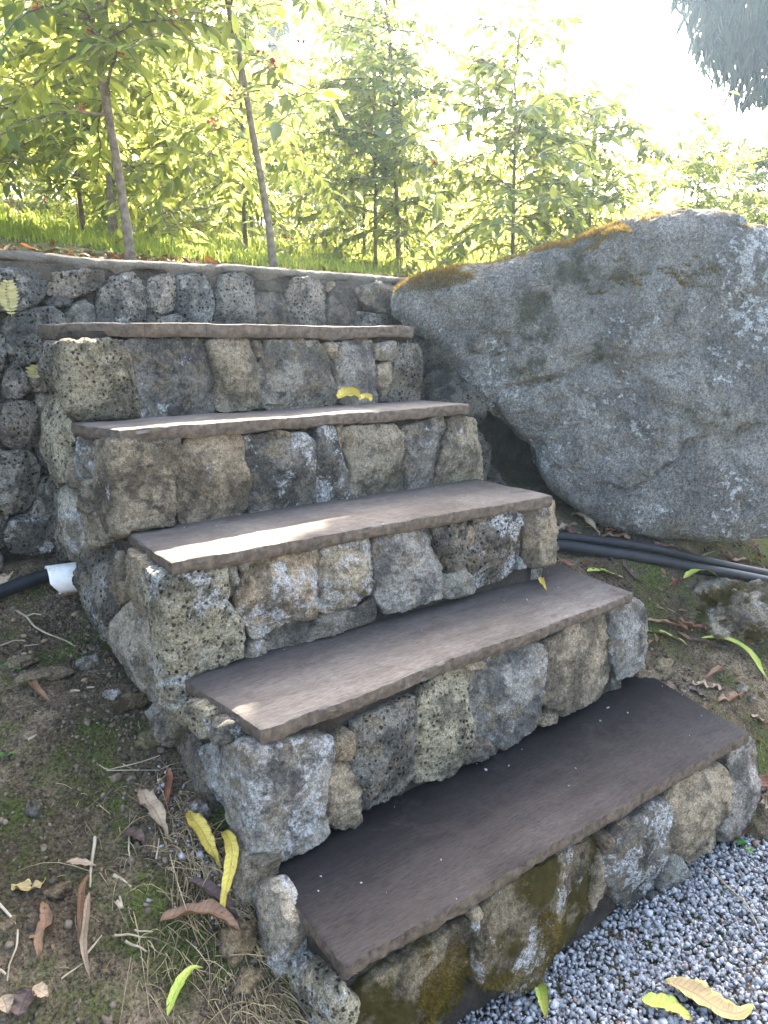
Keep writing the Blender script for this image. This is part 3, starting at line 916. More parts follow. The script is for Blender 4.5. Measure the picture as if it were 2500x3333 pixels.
# ------------------------------------------------------------------ the great boulder
def boulder():
    a = np.array([1.22, 1.28, 1.12]); b = np.array([1.66, .86, .30]); c = np.array([2.12, .40, .28])
    nrm = np.cross(b-a, c-a); nrm /= np.linalg.norm(nrm)
    if np.dot(nrm, CAM-a) < 0: nrm = -nrm
    pts = px('J', '72,508 100,475 130,440 160,415 185,395 240,370 330,350 450,320 560,305 640,293 690,268 740,245 790,238 840,232 890,205 940,178 1000,155 1060,138 1200,103 1300,84 1400,83 1480,93 1560,118 1620,145 1659,165 1760,250 1850,380 1900,600 1920,800 1900,1050 1850,1300 1760,1450 1659,1475 1400,1480 1200,1472 1050,1440 930,1395 850,1335 750,1270 692,1180 690,1110 600,1030 520,970 440,910 400,880 330,790 260,710 200,630 150,600 100,550')
    P3d = np.array([on_plane(x, y, a, nrm) for x, y in pts])
    ex = np.array([nrm[1], -nrm[0], 0]); ex /= np.linalg.norm(ex)
    if np.dot(ex, _r) < 0: ex = -ex
    ey = np.cross(nrm, ex)
    if ey[2] < 0: ey = -ey
    o = P3d.mean(0)
    UV = np.stack([(P3d-o)@ex, (P3d-o)@ey], 1)
    n = 560
    R0 = resample(chaikin(chaikin(UV)), n)
    c2 = np.array([np.mean(UV[:, 0])+.05, np.mean(UV[:, 1])])
    rad = R0-c2; rl = np.linalg.norm(rad, axis=1)
    ks = 1-np.linspace(0, 1, 200)[:-1]**1.25
    V = []
    def place(k, h): return o+(c2+rad*k)[:, :1]*ex+(c2+rad*k)[:, 1:]*ey+h[:, None]*nrm
    back = []
    bl = np.cos(np.linspace(0, math.pi/2, 70))[::-1]
    for i in range(69):                      # back, from the far pole to the rim
        k = math.sin(math.pi/2*(i+.5)/69)**.75
        h = -(1.05*math.sqrt(max(0, 1-k**2.6)))*np.ones(n)
        back.append(place(k*1.0, h))
    front = []
    for k in ks:
        d = (1-k)*rl
        e = np.clip(d/.16, 0, 1)
        h = .085*np.sqrt(1-(1-e)**2)+.05*(1-k)
        front.append(place(k, h))
    V = np.concatenate(back+front)
    VV = V
    dirn = V-(o-nrm*.45); dirn /= np.linalg.norm(dirn, axis=1)[:, None]
    isf = np.r_[np.zeros(len(back)*n), np.ones(len(front)*n)]
    dd = fbm(VV, 1.6, 3, 5)*.05+fbm(VV, 5, 4, 6)*.030-np.abs(fbm(VV, 3.3, 3, 12))*.060-np.clip(.10-np.abs(fbm(VV*[1, 1, 1.6], 2.1, 3, 33)), 0, .1)*.35+fbm(VV, 22, 4, 7)*.014-np.abs(fbm(VV, 12, 3, 17))*.016+fbm(VV, 85, 3, 8)*.007
    rimk = np.r_[np.full(len(back)*n, 1.0), np.repeat(np.clip((1-ks)*3.5, .5, 1), n)]
    rimk[:len(back)*n] = np.repeat(np.clip((69-np.arange(69))/12.0, .5, 1), n)
    V = V+dirn*(dd*rimk)[:, None]
    Fq = grid_faces(len(back)+len(front), n, True)
    ob = mesh_obj('boulder', V, Fq[:, ::-1].copy(), M['boulder'])
    return tag(ob, 'huge grey boulder spotted with white lichen, moss along its crest, leaning beside the stairs', 'boulder'), V
boulder_ob, BV = boulder()

# ------------------------------------------------------------------ leaves on the ground: shared builder
def cam_right(): return _r

def blade(mid, width, normal, curl=0.0, wave=0.0, fold=0.15, nseg=22, nw=7, seed=0, tipw=.12, shape=1.0):
    """a leaf along the polyline mid; curl rolls its edges up (radians), fold is the crease at the midrib"""
    mid = np.asarray(mid, float)
    s = np.r_[0, np.cumsum(np.linalg.norm(np.diff(mid, axis=0), axis=1))]; L = s[-1]
    t = np.linspace(0, 1, nseg)
    # smooth the polyline
    C = np.stack([np.interp(t*L, s, mid[:, k]) for k in range(3)], 1)
    for _ in range(3):
        C[1:-1] = (C[:-2]+2*C[1:-1]+C[2:])/4
    T = np.gradient(C, axis=0); T /= np.linalg.norm(T, axis=1)[:, None]
    N = np.tile(np.asarray(normal, float), (nseg, 1)); N -= (N*T).sum(1)[:, None]*T; N /= np.linalg.norm(N, axis=1)[:, None]
    S = np.cross(T, N)
    prof = np.sin(math.pi*np.clip(t, 0, 1)**.85)**.75*(1-.25*t)*shape
    prof = np.maximum(prof, .03)
    w = np.linspace(-1, 1, nw)
    V = np.zeros((nseg, nw, 3)); r = np.random.default_rng(seed)
    ph = r.uniform(0, 6, 4)
    for j, x in enumerate(w):
        hw = width/2*prof
        a = abs(x)*curl*(1+.35*np.sin(5*t+ph[2])) + fold
        sg = 1 if x >= 0 else -1
        if curl > .05:
            off = hw*np.sin(np.abs(x)*curl)/curl; up = hw*(1-np.cos(np.abs(x)*curl))/curl
        else:
            off = hw*abs(x); up = 0*t
        up = up + hw*abs(x)*fold + wave*width*abs(x)*(np.sin(t*17+ph[0]+x*1.3)+.6*np.sin(t*31+ph[1]))*.5
        jit = 1+.07*np.sin(t*40+ph[3]+sg)*abs(x)
        V[:, j] = C+S*(sg*off*jit)[:, None]+N*up[:, None]
    V = V.reshape(-1, 3)
    F = grid_faces(nseg, nw)
    # underside, a third of a millimetre below
    Nn = np.repeat(N, nw, 0)
    V2 = V-Nn*.0004
    global LF
    lf = np.stack([np.repeat(t, nw)*s[-1]*1.0, np.tile(w, nseg), np.repeat(t, nw)], 1)
    LF = np.concatenate([lf, lf])
    return np.concatenate([V, V2]), np.concatenate([F, F[:, ::-1]+len(V)])
def leaf_attr(o):
    a = o.data.attributes.new('leafpos', 'FLOAT_VECTOR', 'POINT')
    a.data.foreach_set('vector', LF.astype(np.float32).ravel())

def leaf_color_mat(name, c1, c2, c3, trans=(.3, .25, .03), lo=.55, sc_=9, rough=.5, mix=.12):
    t = NT(name)
    v = t.n('TexCoord').outputs['Object']
    n = t.noise(v, sc_*3, 6, .6); n2 = t.noise(v, 220, 5, .7); n3 = t.noise(v, 55, 6, .7)
    c = t.mix(t.rng(n, .38, .62), rgb(*c1), rgb(*c2))
    c = t.mix(t.rng(n3, lo, lo+.06), c, rgb(*c3))
    c = t.mix(t.rng(n2, .60, .66, 0, .7), c, t.mix(1.0, c, rgb(.35, .28, .22), 'MULTIPLY'))
    # midrib, side veins and a browned, nibbled margin, laid out along the blade
    at = t.n('Attribute', {'attribute_name': 'leafpos'}).outputs['Vector']
    sp_ = t.n('SeparateXYZ', None, Vector=at)
    ax_ = t.math('ABSOLUTE', sp_.outputs['Y'])
    rib = t.rng(ax_, .10, .03)
    ve = t.math('SINE', t.math('SUBTRACT', t.math('MULTIPLY', sp_.outputs['X'], 620.0), t.math('MULTIPLY', ax_, 6.0)))
    ve = t.math('MULTIPLY', t.rng(ve, .80, .98), .45)
    vm = t.math('MAXIMUM', t.math('MULTIPLY', rib, .7), ve)
    c = t.mix(vm, c, t.mix(1.0, c, rgb(.62, .55, .45), 'MULTIPLY'))
    eg = t.math('ADD', ax_, t.math('MULTIPLY', t.math('SUBTRACT', n3, .5), 1.6))
    c = t.mix(t.rng(eg, .86, 1.0, 0, .75), c, rgb(*c3))
    tip = t.math('ADD', sp_.outputs['Z'], t.math('MULTIPLY', t.math('SUBTRACT', n, .5), .5))
    c = t.mix(t.rng(tip, .86, .96, 0, .8), c, rgb(*c3))
    b = t.n('BsdfPrincipled', None, Base_Color=c, Roughness=rough, Normal=t.bump(t.math('ADD', n3, vm), .5, .003))
    b.inputs['Specular IOR Level'].default_value = .35
    tr = t.n('BsdfTranslucent', None, Color=rgb(*trans))
    return t.surf(t.n('MixShader', None, i0=mix, i1=b.outputs[0], i2=tr.outputs[0]).outputs[0])
LM = {'yellow': leaf_color_mat('yellow_leaf', (.58, .44, .07), (.50, .36, .07), (.20, .12, .04), lo=.60),
      'green': leaf_color_mat('yellow_green_leaf', (.34, .42, .06), (.44, .44, .09), (.20, .13, .05), lo=.62),
      'olive': leaf_color_mat('olive_leaf', (.24, .25, .07), (.36, .33, .08), (.14, .08, .04), lo=.58),
      'brown': leaf_color_mat('brown_leaf', (.17, .088, .045), (.25, .14, .072), (.09, .05, .035), (.25, .1, .04), lo=.58, rough=.6),
      'red': leaf_color_mat('russet_leaf', (.17, .065, .035), (.26, .11, .055), (.07, .035, .025), (.25, .08, .03), lo=.58, rough=.6),
      'tan': leaf_color_mat('tan_leaf', (.30, .215, .13), (.38, .28, .18), (.2, .13, .08), (.3, .2, .1), lo=.62, rough=.7),
      'dark': leaf_color_mat('dark_brown_leaf', (.075, .045, .035), (.12, .075, .055), (.04, .025, .02), (.1, .05, .03), lo=.6, rough=.6),
      'mixed': leaf_color_mat('yellow_blotched_brown_leaf', (.30, .21, .095), (.34, .25, .11), (.60, .52, .12), lo=.60, sc_=5)}

def place_leaf(crop, pts, width, kind, label, curl=.6, wave=.12, lift=.004, fn=ground, plane=None, arch=0.0, group=None, name='fallen_leaf', seed=None, fold=.15, nrm=(0, 0, 1.0)):
    pp = px(crop, pts)
    if plane is not None: P = np.array([P3(a, b, plane) for a, b in pp])
    else: P = np.array([march(a, b, fn) for a, b in pp])
    if plane is None: P[:, 2] = fn(P[:, 0], P[:, 1])
    s = np.linspace(0, 1, len(P))
    P[:, 2] += lift+.006+arch*np.sin(math.pi*s)
    nrm = np.array(nrm)
    _sc[0] += 1
    if plane is not None: V, Fq = blade(P, width, nrm, curl, wave, fold, seed=_sc[0])
    else: V, Fq = blade(P, width, nrm, curl, wave, fold, seed=_sc[0])
    o = mesh_obj(name, V, Fq, LM[kind]); leaf_attr(o)
    return tag(o, label, 'leaf', group or 'fallen leaves around the stairs')

# left bank
place_leaf('G', '378,742 392,800 425,900 440,980 420,1090 385,1170 368,1235', .029, 'yellow', 'long curved bright yellow leaf hanging beside the foot of the stairs, bottom left', .5, .06, arch=.05, lift=.02)
place_leaf('N', '1130,490 1165,580 1215,660 1260,740 1330,835', .036, 'yellow', 'ochre yellow leaf with a brown base lying on the dry roots left of the stairs', .5, .12, arch=.02, lift=.012)
place_leaf('N', '1010,1719 1045,1640 1110,1530 1160,1460 1225,1430', .022, 'green', 'narrow lime green leaf at the bottom edge of the photo, left of the stairs', .7, .05, arch=.015, lift=.01)
place_leaf('N', '965,1160 1080,1160 1200,1185 1330,1190 1410,1260 1460,1390', .040, 'brown', 'large curled reddish brown leaf bent over below the yellow leaf', 1.1, .18, arch=.03, lift=.012)
place_leaf('N', '1135,900 1200,950 1280,1020 1370,1080 1440,1130', .036, 'dark', 'dull dark brown rolled leaf half under the bright yellow leaf', 1.3, .1, arch=.012, lift=.008)
place_leaf('N', '855,335 880,430 930,490 970,560 1010,620', .042, 'tan', 'pale grey brown crumpled leaf with a curled tip on the left bank', .9, .25, arch=.012)
place_leaf('N', '1000,210 1025,270 1010,350 1005,420 985,470', .024, 'red', 'small dark red brown rolled leaf on the dry roots near the stair flank', 1.4, .1)
place_leaf('N', '545,850 500,930 490,1050 485,1180 470,1310', .026, 'brown', 'long tightly rolled brown leaf standing like a stick on the left bank', 2.0, .05, lift=.006)
place_leaf('N', '540,960 525,1080 510,1200 505,1300 520,1395 545,1480', .026, 'tan', 'pale rolled leaf alongside the long rolled brown leaf', 1.7, .08)
place_leaf('N', '265,1015 275,1100 290,1150 240,1210 235,1290 240,1380', .026, 'brown', 'twisted brown leaf on bare soil towards the bottom left', 1.0, .3)
place_leaf('M', '235,1215 255,1300 300,1370 360,1410 400,1440', .026, 'brown', 'bent brown leaf lying against the flat buff rock on the left bank', 1.2, .1, arch=.01)
place_leaf('M', '60,440 40,500 20,545', .050, 'tan', 'broad tan dry leaf behind the black hose at the left edge', .5, .15, arch=.02)
place_leaf('N', '70,930 150,935 210,940 280,880', .026, 'mixed', 'small orange and grey torn leaf at the left edge of the bank', .8, .3)
place_leaf('N', '200,1530 250,1560 295,1585', .028, 'tan', 'short pale scrap of leaf near the bottom left corner', .3, .1)
place_leaf('N', '190,1540 160,1600 130,1660 120,1719', .045, 'dark', 'dull grey brown leaf under the pale scrap in the bottom left corner', .6, .15)
place_leaf('N', '20,1580 40,1640 50,1690', .030, 'tan', 'grey curled leaf at the very bottom left corner', .9, .15)
place_leaf('N', '400,775 460,778 520,785 580,800', .020, 'tan', 'short buff leaf scrap crossed by the thin grey stick', .3, .1)
place_leaf('M', '470,600 540,590 600,575', .020, 'brown', 'brown rolled leaf tucked under the white pipe', 1.4, .1)
place_leaf('N', '750,590 830,620 870,660', .030, 'dark', 'dark flat leaf sunk into the moss of the left bank', .4, .2)
# right of the stairs
place_leaf('K', '435,560 520,550 600,575 685,600', .045, 'green', 'yellow green speckled leaf just behind the second tread at right', .3, .06)
place_leaf('K', '1085,635 1150,620 1230,605 1345,635', .040, 'green', 'bright lime leaf draped over the back of the mossy rock at right', .5, .08, lift=.02, arch=.02)
place_leaf('K', '1210,1005 1330,1030 1450,1080 1560,1170 1610,1250 1659,1310', .034, 'green', 'long arched yellow green leaf below the mossy rock at the right edge', .6, .06, arch=.02)
place_leaf('K', '835,960 930,975 1030,1010 1135,1065', .032, 'olive', 'olive brown drooping leaf beside the right end of the second riser', .9, .12)
place_leaf('K', '830,905 930,920 1040,935 1130,975', .034, 'brown', 'glossy brown leaf topmost of the bunch right of the second riser', .8, .15, lift=.012)
place_leaf('K', '1060,885 1110,940 1200,950 1290,990', .036, 'red', 'russet wrinkled leaf at the right of the bunch beside the second riser', .8, .25, lift=.012)
place_leaf('K', '835,1050 880,1030 930,1000 950,985', .040, 'brown', 'crumpled brown leaf against the last stone of the second riser', .8, .3)
place_leaf('K', '1110,1020 1200,1030 1280,1050 1365,1080', .026, 'dark', 'dark rolled leaf between the leaf bunch and the arched green leaf', 1.4, .1)
place_leaf('K', '1345,1200 1320,1260 1270,1290 1215,1290', .030, 'brown', 'upright pointed brown leaf on the soil right of the lowest tread', 1.0, .1, arch=.02)
place_leaf('K', '1145,1310 1220,1330 1290,1340 1380,1355', .040, 'tan', 'torn pale leaf on the soil beside the lowest tread', .5, .3)
place_leaf('K', '1320,1440 1390,1420 1450,1400 1510,1370', .042, 'brown', 'folded brown leaf under the torn pale leaf at right', .6, .25)
place_leaf('K', '1110,1330 1170,1370 1230,1400 1270,1430', .030, 'dark', 'wet dark leaf lying along the edge of the lowest tread', .6, .2)
place_leaf('K', '675,460 700,540 745,600 830,650', .022, 'dark', 'thin dark curled leaf hanging below the hose at right', 1.3, .1)
place_leaf('K', '990,660 1030,620 1090,610', .040, 'red', 'russet leaf tucked behind the mossy rock', .7, .25)
place_leaf('K', '325,175 380,200 450,260 525,310', .040, 'tan', 'silvery dry curled leaf at the foot of the boulder beside the third riser', .9, .2, arch=.02)
place_leaf('K', '800,270 840,290 900,320 960,325', .026, 'tan', 'small silvery leaf at the foot of the boulder right of the clover', .8, .2)
place_leaf('K', '530,320 610,320 690,325 770,360', .045, 'brown', 'flat brown leaf resting against the back of the hose', .4, .2)
place_leaf('K', '560,295 630,290 690,300', .036, 'red', 'russet leaf stacked behind the flat brown leaf by the hose', .5, .2, lift=.012)
place_leaf('K', '245,270 310,290 370,310 430,320', .042, 'red', 'dark russet leaf nearest the third riser behind the hose', .5, .25)
place_leaf('K', '225,300 290,260 350,250', .036, 'tan', 'crumpled grey leaf at the corner of the third riser', .5, .3, lift=.01)
place_leaf('K', '850,405 930,415 1010,420 1080,450', .032, 'brown', 'brown leaf lying along the top of the hose', .8, .2, lift=.02)
place_leaf('K', '1065,415 1110,450 1170,480 1250,495', .030, 'brown', 'rolled brown leaf in the middle of the hose at right', 1.2, .1, lift=.02)
place_leaf('K', '1335,430 1400,480 1480,520 1600,540', .036, 'red', 'long russet leaf behind the hose near the right edge', 1.0, .15)
place_leaf('K', '1420,500 1500,500 1580,530 1659,560', .038, 'brown', 'brown leaf pile topmost at the right edge behind the hose', .7, .2, lift=.015)
place_leaf('K', '1365,300 1400,310 1440,295', .040, 'red', 'single rust red leaf on bare soil below the boulder at right', .3, .2)
place_leaf('K', '1560,380 1590,430 1620,455', .022, 'dark', 'narrow dark leaf on the soil at the right edge above the hose', 1.0, .1)
place_leaf('K', '235,490 290,495 345,530', .028, 'red', 'reddish leaf just behind the back corner of the second tread', .5, .1)
place_leaf('K', '1545,1530 1600,1560 1659,1600', .03, 'tan', 'grey leaf beside the front right corner of the lowest tread', .7, .2)
# on the gravel
GZ = lambda x, y: np.interp(y, RY, RZ)*0-.348
place_leaf('L', '100,1880 125,1960 140,2050 160,2142', .034, 'green', 'green leaf half folded on the gravel below the moss covered stone', 1.0, .06, fn=GZ, fold=.4)
place_leaf('L', '960,1870 1080,1920 1200,1980 1330,2080 1460,2110 1560,2040', .062, 'mixed', 'large brown leaf with yellow blotches on the gravel at lower right', .35, .08, fn=GZ)
place_leaf('L', '800,2010 900,2030 1000,2050 1090,2110 1150,2150', .046, 'green', 'lime green leaf with a dark torn end next to the large blotched leaf', .5, .1, fn=GZ)
place_leaf('L', '1430,930 1480,860 1560,840 1659,840', .050, 'red', 'shiny russet leaf on the gravel at the last stone of the lowest riser', .9, .15, fn=GZ, lift=.01)
for k, (pt, lb) in enumerate([('1600,500 1630,560 1659,600', 'topmost curled brown leaf in the heap at the right edge above the gravel'),
               ('1600,600 1640,640 1680,660', 'middle leaf of the brown heap at the right edge above the gravel'),
               ('1600,690 1640,720 1690,740', 'lowest leaf of the brown heap at the right edge above the gravel')]):
    place_leaf('L', pt, .05, ('red', 'dark', 'tan')[k], lb, .7, .2, fn=ground, lift=.012)
# on the treads
def tread_leaf(crop, pts, width, kind, label, z, curl=.6, wave=.1, arch=.0, lift=.003, nrm=(0, 0, 1.0)):
    return place_leaf(crop, pts, width, kind, label, curl, wave, lift, plane=z, arch=arch, group='leaves lying on the treads', nrm=nrm)
tread_leaf('B', '497,872 540,862 590,862 624,870', .046, 'yellow', 'bright yellow leaf arched up on the fourth tread', TZ[3], .7, .12, .012, .020, (-.55, -.75, .45))
tread_leaf('B', '618,872 640,866 665,866 680,876', .030, 'yellow', 'small cupped yellow and grey leaf right of the arched yellow leaf', TZ[3], .7, .15, .008, .014, (-.5, -.6, .6))
tread_leaf('B', '447,882 470,876 500,872', .004, 'tan', 'stalk pointing left of the arched yellow leaf on the fourth tread', TZ[3], .2, 0)
tread_leaf('B', '95,885 140,888 190,884 240,882', .022, 'tan', 'flat tan dry leaf at the back of the fourth tread', TZ[3], .9, .1, .006)
tread_leaf('K', '130,600 125,640 140,665 165,690', .022, 'yellow', 'tiny bright yellow leaf with a stalk alone on the second tread', TZ[1], .9, .15, .008)

# ------------------------------------------------------------------ loose rocks
def rock(center, size, seed, mat, name='rock', label=None, cat='rock', group=None, n=48, flat=.6, color=(.2, .19, .17, .3), parent=None, amp=1.0):
    u = np.linspace(0, 2*math.pi, n, endpoint=False); w = np.linspace(-math.pi/2, math.pi/2, n//2)
    U, W = np.meshgrid(u, w)
    D = np.stack([np.cos(U)*np.cos(W), np.sin(U)*np.cos(W), np.sin(W)], -1)
    R = 1+amp*(fbm(D+seed, 1.3, 2, seed)*.34-np.abs(fbm(D+seed*2, 2.6, 3, seed+2))*.30+fbm(D+seed, 7, 4, seed+3)*.14)
    V = D*R[..., None]*np.asarray(size)
    V = V.reshape(-1, 3)+center
    o = mesh_obj(name, V, grid_faces(n//2, n, True), mat, parent)
    o.color = (color[0]*1.25, color[1]*1.15, color[2]*.98, color[3])
    if cat and parent is None: tag(o, label, cat, group)
    return o
def on_ground(crop, s):
    a, b = px(crop, s)[0]
    P = march(a, b, ground); return P
# the mossy rock at right
Pm = on_ground('K', '1400,900')
mr = rock(Pm+np.array([.06, .03, .02]), (.225, .165, .130), 21, M['mossy'], label='small grey rock with brown moss on its back, at the right edge below the hose', n=150, color=(.40, .36, .30, .6))
mr.rotation_euler = (0, 0, -.5)
for k, (crop, s, sz, lb, c) in enumerate([
    ('M', '310,1190', (.075, .045, .022), 'flat buff rock set in the soil of the left bank', (.23, .19, .14, .2)),
    ('M', '145,1090', (.040, .028, .018), 'small buff rock above the flat buff rock on the left bank', (.21, .175, .13, .2)),
    ('M', '680,1100', (.030, .026, .024), 'blue grey knobbly rock on the soil left of the flank stones', (.2, .2, .2, .6)),
    ('M', '865,1340', (.022, .018, .015), 'pale grey pebble under the tall flank stone', (.32, .31, .32, .6)),
    ('M', '1050,1400', (.055, .04, .03), 'brown clod at the foot of the tall flank stone', (.13, .1, .07, .1)),
    ('M', '1160,1700', (.045, .03, .03), 'mossy brown stone chip beside the upright pair of small stones', (.15, .13, .09, .2)),
    ('N', '200,430', (.020, .028, .018), 'dark pebble on the dry soil of the left bank', (.10, .1, .1, .2)),
    ('N', '1190,445', (.024, .026, .022), 'whitish chip among the dry roots beside the stair flank', (.42, .4, .4, .6)),
    ('N', '40,1140', (.020, .02, .016), 'brown pebble at the left edge of the bank', (.2, .16, .11, .2)),
    ('N', '350,930', (.030, .02, .014), 'brown clod in the middle of the left bank', (.14, .11, .075, .1)),
    ('K', '910,1210', (.085, .045, .030), 'long flat brown rock at the back corner of the lowest tread', (.2, .165, .12, .2)),
    ('K', '1080,1335', (.026, .024, .018), 'small brown pebble between the leaves right of the lowest tread', (.24, .2, .17, .3)),
    ('K', '1085,735', (.018, .016, .014), 'round brown pebble beside the mossy rock', (.2, .18, .15, .2)),
    ('K', '1480,1330', (.022, .02, .016), 'pale pebble on the soil near the right edge', (.26, .25, .22, .3)),
    ('K', '1540,1400', (.014, .014, .012), 'tiny pale pebble nearest the front corner of the lowest tread', (.3, .28, .26, .3)),
    ('B', '1480,1105', (.045, .035, .03), 'dark rock wedged in the gap under the boulder', (.12, .12, .12, .2)),
    ('L', '890,1330', (.030, .022, .020), 'dark chip on the gravel beside the pointed stone', (.08, .08, .085, .1)),
    ('L', '600,1310', (.028, .022, .020), 'purplish chip at the foot of the pointed stone', (.2, .17, .17, .2)),
    ('N', '1440,1240', (.045, .035, .04), 'brown clod of soil against the lowest flank stone', (.22, .17, .115, .1)),
    ('N', '1490,1450', (.035, .03, .022), 'crumbly clod below the curled brown leaf', (.24, .19, .13, .1))]):
    P = on_ground(crop, s)
    if crop == 'L': P[2] = -.36
    rock(P+[0, 0, sz[2]*.05], np.array(sz)*.9, 200+k*7, M['smooth'], label=lb, color=(c[0]*1.35, c[1]*1.35, c[2]*1.3, c[3]), n=44, amp=1.5)

for k, (c_, s_) in enumerate([((1.26, 1.16, .72), (.13, .16, .12)), ((1.24, 1.05, .50), (.10, .12, .14)), ((1.36, 1.08, .42), (.13, .12, .09)), ((1.33, .92, .34), (.12, .11, .08)), ((1.30, 1.27, .90), (.11, .09, .11)), ((1.48, .95, .33), (.10, .09, .06))]):  # lava rocks added to fill and darken the gap beside the boulder
    rock(np.array(c_), s_, 600+k*5, M['lava'], name='lava_rock', label=['lava rock wedged high in the gap between the top step and the boulder', 'dark lava rock behind the right end of the fourth riser', 'lava rock deep under the leaning boulder', 'low lava rock in the dark gap right of the third step', 'lava rock at the wall end beside the boulder tip', 'outermost lava rock under the edge of the boulder'][k], cat='rock', group='lava rocks packed under the boulder', color=(.13, .125, .115, .2), n=60, amp=1.2)
# coffee beans dropped on the left bank
for k, s in enumerate(('575,720', '105,765', '185,888', '342,925', '240,1015', '190,1028', '650,1228', '948,1240')):
    P = on_ground('M', s)
    o = rock(P+[0, 0, .004], (.0085, .0058, .0048), 400+k, LM['tan'], name='coffee_bean', cat=None, n=16, amp=.25)
    o.rotation_euler = (0, 0, k*1.1)
    tag(o, ['pale coffee bean nearest the porous flank stone', 'pale coffee bean farthest left below the hose', 'coffee bean left of the pair in the middle of the bank', 'coffee bean beside the long twig', 'right one of two coffee beans lying together', 'left one of two coffee beans lying together', 'pinkish coffee bean right of the flat buff rock', 'coffee bean below the tall flank stone'][k], 'coffee bean', 'coffee beans on the left bank')

# ------------------------------------------------------------------ twigs
def twig(crop, pts, r, label, mat='twig', fn=ground, lift=.006, fork=None, group='twigs on the soil'):
    P = np.array([march(a, b, fn) for a, b in px(crop, pts)])
    P[:, 2] = fn(P[:, 0], P[:, 1])+lift
    s = np.r_[0, np.cumsum(np.linalg.norm(np.diff(P, axis=0), axis=1))]
    t = np.linspace(0, s[-1], 14)
    C = np.stack([np.interp(t, s, P[:, k]) for k in range(3)], 1)
    C += fbm(C, 30, 2, _sc[0])[:, None]*np.array([.003, .003, .002]); _sc[0] += 1
    parts = [tube(C, np.linspace(r, r*.55, len(C)), 6)]
    if fork:
        Q = np.array([march(a, b, fn) for a, b in px(crop, fork)]); Q[:, 2] += lift
        parts.append(tube(Q, np.linspace(r*.7, r*.4, len(Q)), 5))
    V, Fq = join(parts)
    return tag(mesh_obj('twig', V, Fq, M[mat]), label, 'twig', group)
twig('M', '135,695 210,740 245,800 330,860 440,910 585,970', .0032, 'long brown forked twig on the soil under the white pipe', fork='210,740 260,720 320,730')
twig('M', '0,970 60,950 110,935 200,930', .0022, 'pale straw lying at the left edge below the hose')
twig('M', '185,970 240,965 305,955', .0018, 'short pale straw right of the coffee beans')
twig('M', '205,1710 240,1690 280,1670', .0045, 'thick white splinter of wood on the mossy soil at left')
twig('M', '545,1320 580,1310 620,1312', .0045, 'whitish wood chip above the crack in the soil')
twig('M', '675,1285 700,1285 730,1288', .0032, 'small white wood chip above and right of the whitish one')
twig('N', '575,610 560,720 545,840 545,910', .0036, 'straight grey stick standing out of the rolled brown leaf')
twig('N', '685,840 740,870 795,905', .0042, 'short thick grey stick in the middle of the bank')
twig('N', '515,125 640,215 800,175 960,125', .0018, 'long thin dry stem bent in a V on the left bank', fork='640,215 760,212 960,212')
twig('N', '775,600 775,680 780,735', .0022, 'thin upright pale stalk on the bank')
twig('N', '935,760 945,700 955,630', .0020, 'thin dark stalk left of the ochre leaf')
twig('N', '690,1200 790,1208 880,1210', .0022, 'pale straw lying flat beneath the rolled leaves')
twig('N', '755,1235 820,1270 880,1305', .0026, 'brown stick slanting down below the flat straw')
twig('N', '810,1170 870,1172 920,1178', .0020, 'short dark stick pointing at the curled reddish leaf')
twig('N', '370,1470 430,1425 500,1380', .0018, 'pale straw slanting at the foot of the rolled leaves')
twig('N', '525,1310 570,1260 615,1200', .0024, 'brown stick slanting upward right of the rolled leaves')
twig('N', '0,1010 60,1080 110,1160 100,1280 60,1380 50,1470', .0026, 'long arching brown root along the left edge')
twig('N', '0,1415 20,1430 35,1445', .0028, 'white stick end at the left edge near the bottom')
twig('N', '700,1000 735,1040 720,970', .0040, 'short grey split stick in the middle of the bank')
twig('K', '940,1130 1010,1170 1080,1195 1140,1212', .0028, 'thin brown twig on the soil right of the long flat rock')
twig('K', '1185,495 1230,475 1290,455', .0020, 'straw coloured twig leaning on the hose at right', lift=.03)
twig('K', '1520,335 1545,300 1565,260', .0016, 'thin curved pale stem below the boulder at right')
twig('K', '1465,300 1480,340 1495,365', .0016, 'thin pale stem left of the curved one below the boulder')
twig('L', '1250,1100 1380,1230 1500,1330 1590,1500 1610,1560', .0026, 'dark bent twig lying across the gravel at right', fn=GZ, lift=.006)
twig('K', '980,800 1005,812 1030,825', .0014, 'tiny pale stem on the mossy soil behind the second tread')

# ------------------------------------------------------------------ hose and pipe
def gp(crop, s, lift):
    P = np.array([march(a, b, ground) for a, b in px(crop, s)]); P[:, 2] = ground(P[:, 0], P[:, 1])+lift; return P
hr = empty('black_hose', gp('K', '900,440', 0)[0], 'pair of black plastic hoses running from the stairs to the right edge below the boulder', 'hose')
for s, dz, r in (('215,395 400,420 600,455 800,480 1000,520 1200,560 1400,590 1659,640', .020, .0200), ('215,345 400,365 600,392 800,415 1000,455 1150,495 1300,530 1450,560 1659,600', .026, .0165)):
    P = gp('K', s, dz)
    d0 = P[0]-P[1]; d1 = P[-1]-P[-2]
    P = np.vstack([P[0]+d0*1.4+[0, 0, -.01], P, P[-1]+d1*2, P[-1]+d1*5])
    ss = np.r_[0, np.cumsum(np.linalg.norm(np.diff(P, axis=0), axis=1))]; t = np.linspace(0, ss[-1], 80)
    C = np.stack([np.interp(t, ss, P[:, k]) for k in range(3)], 1)
    for _ in range(12): C[1:-1] = (C[:-2]+2*C[1:-1]+C[2:])/4
    V, Fq = tube(C, r, 18)
    mesh_obj('hose', V, Fq, M['black_plastic'], hr)
P = gp('M', '-200,680 -60,630 0,590 120,560 250,530 390,495 520,470', .020)
P[:, 2] += np.array([0, 0, .0, .006, .012, .016, .018])
dd_ = (P[0]-P[2])/np.linalg.norm(P[0]-P[2])
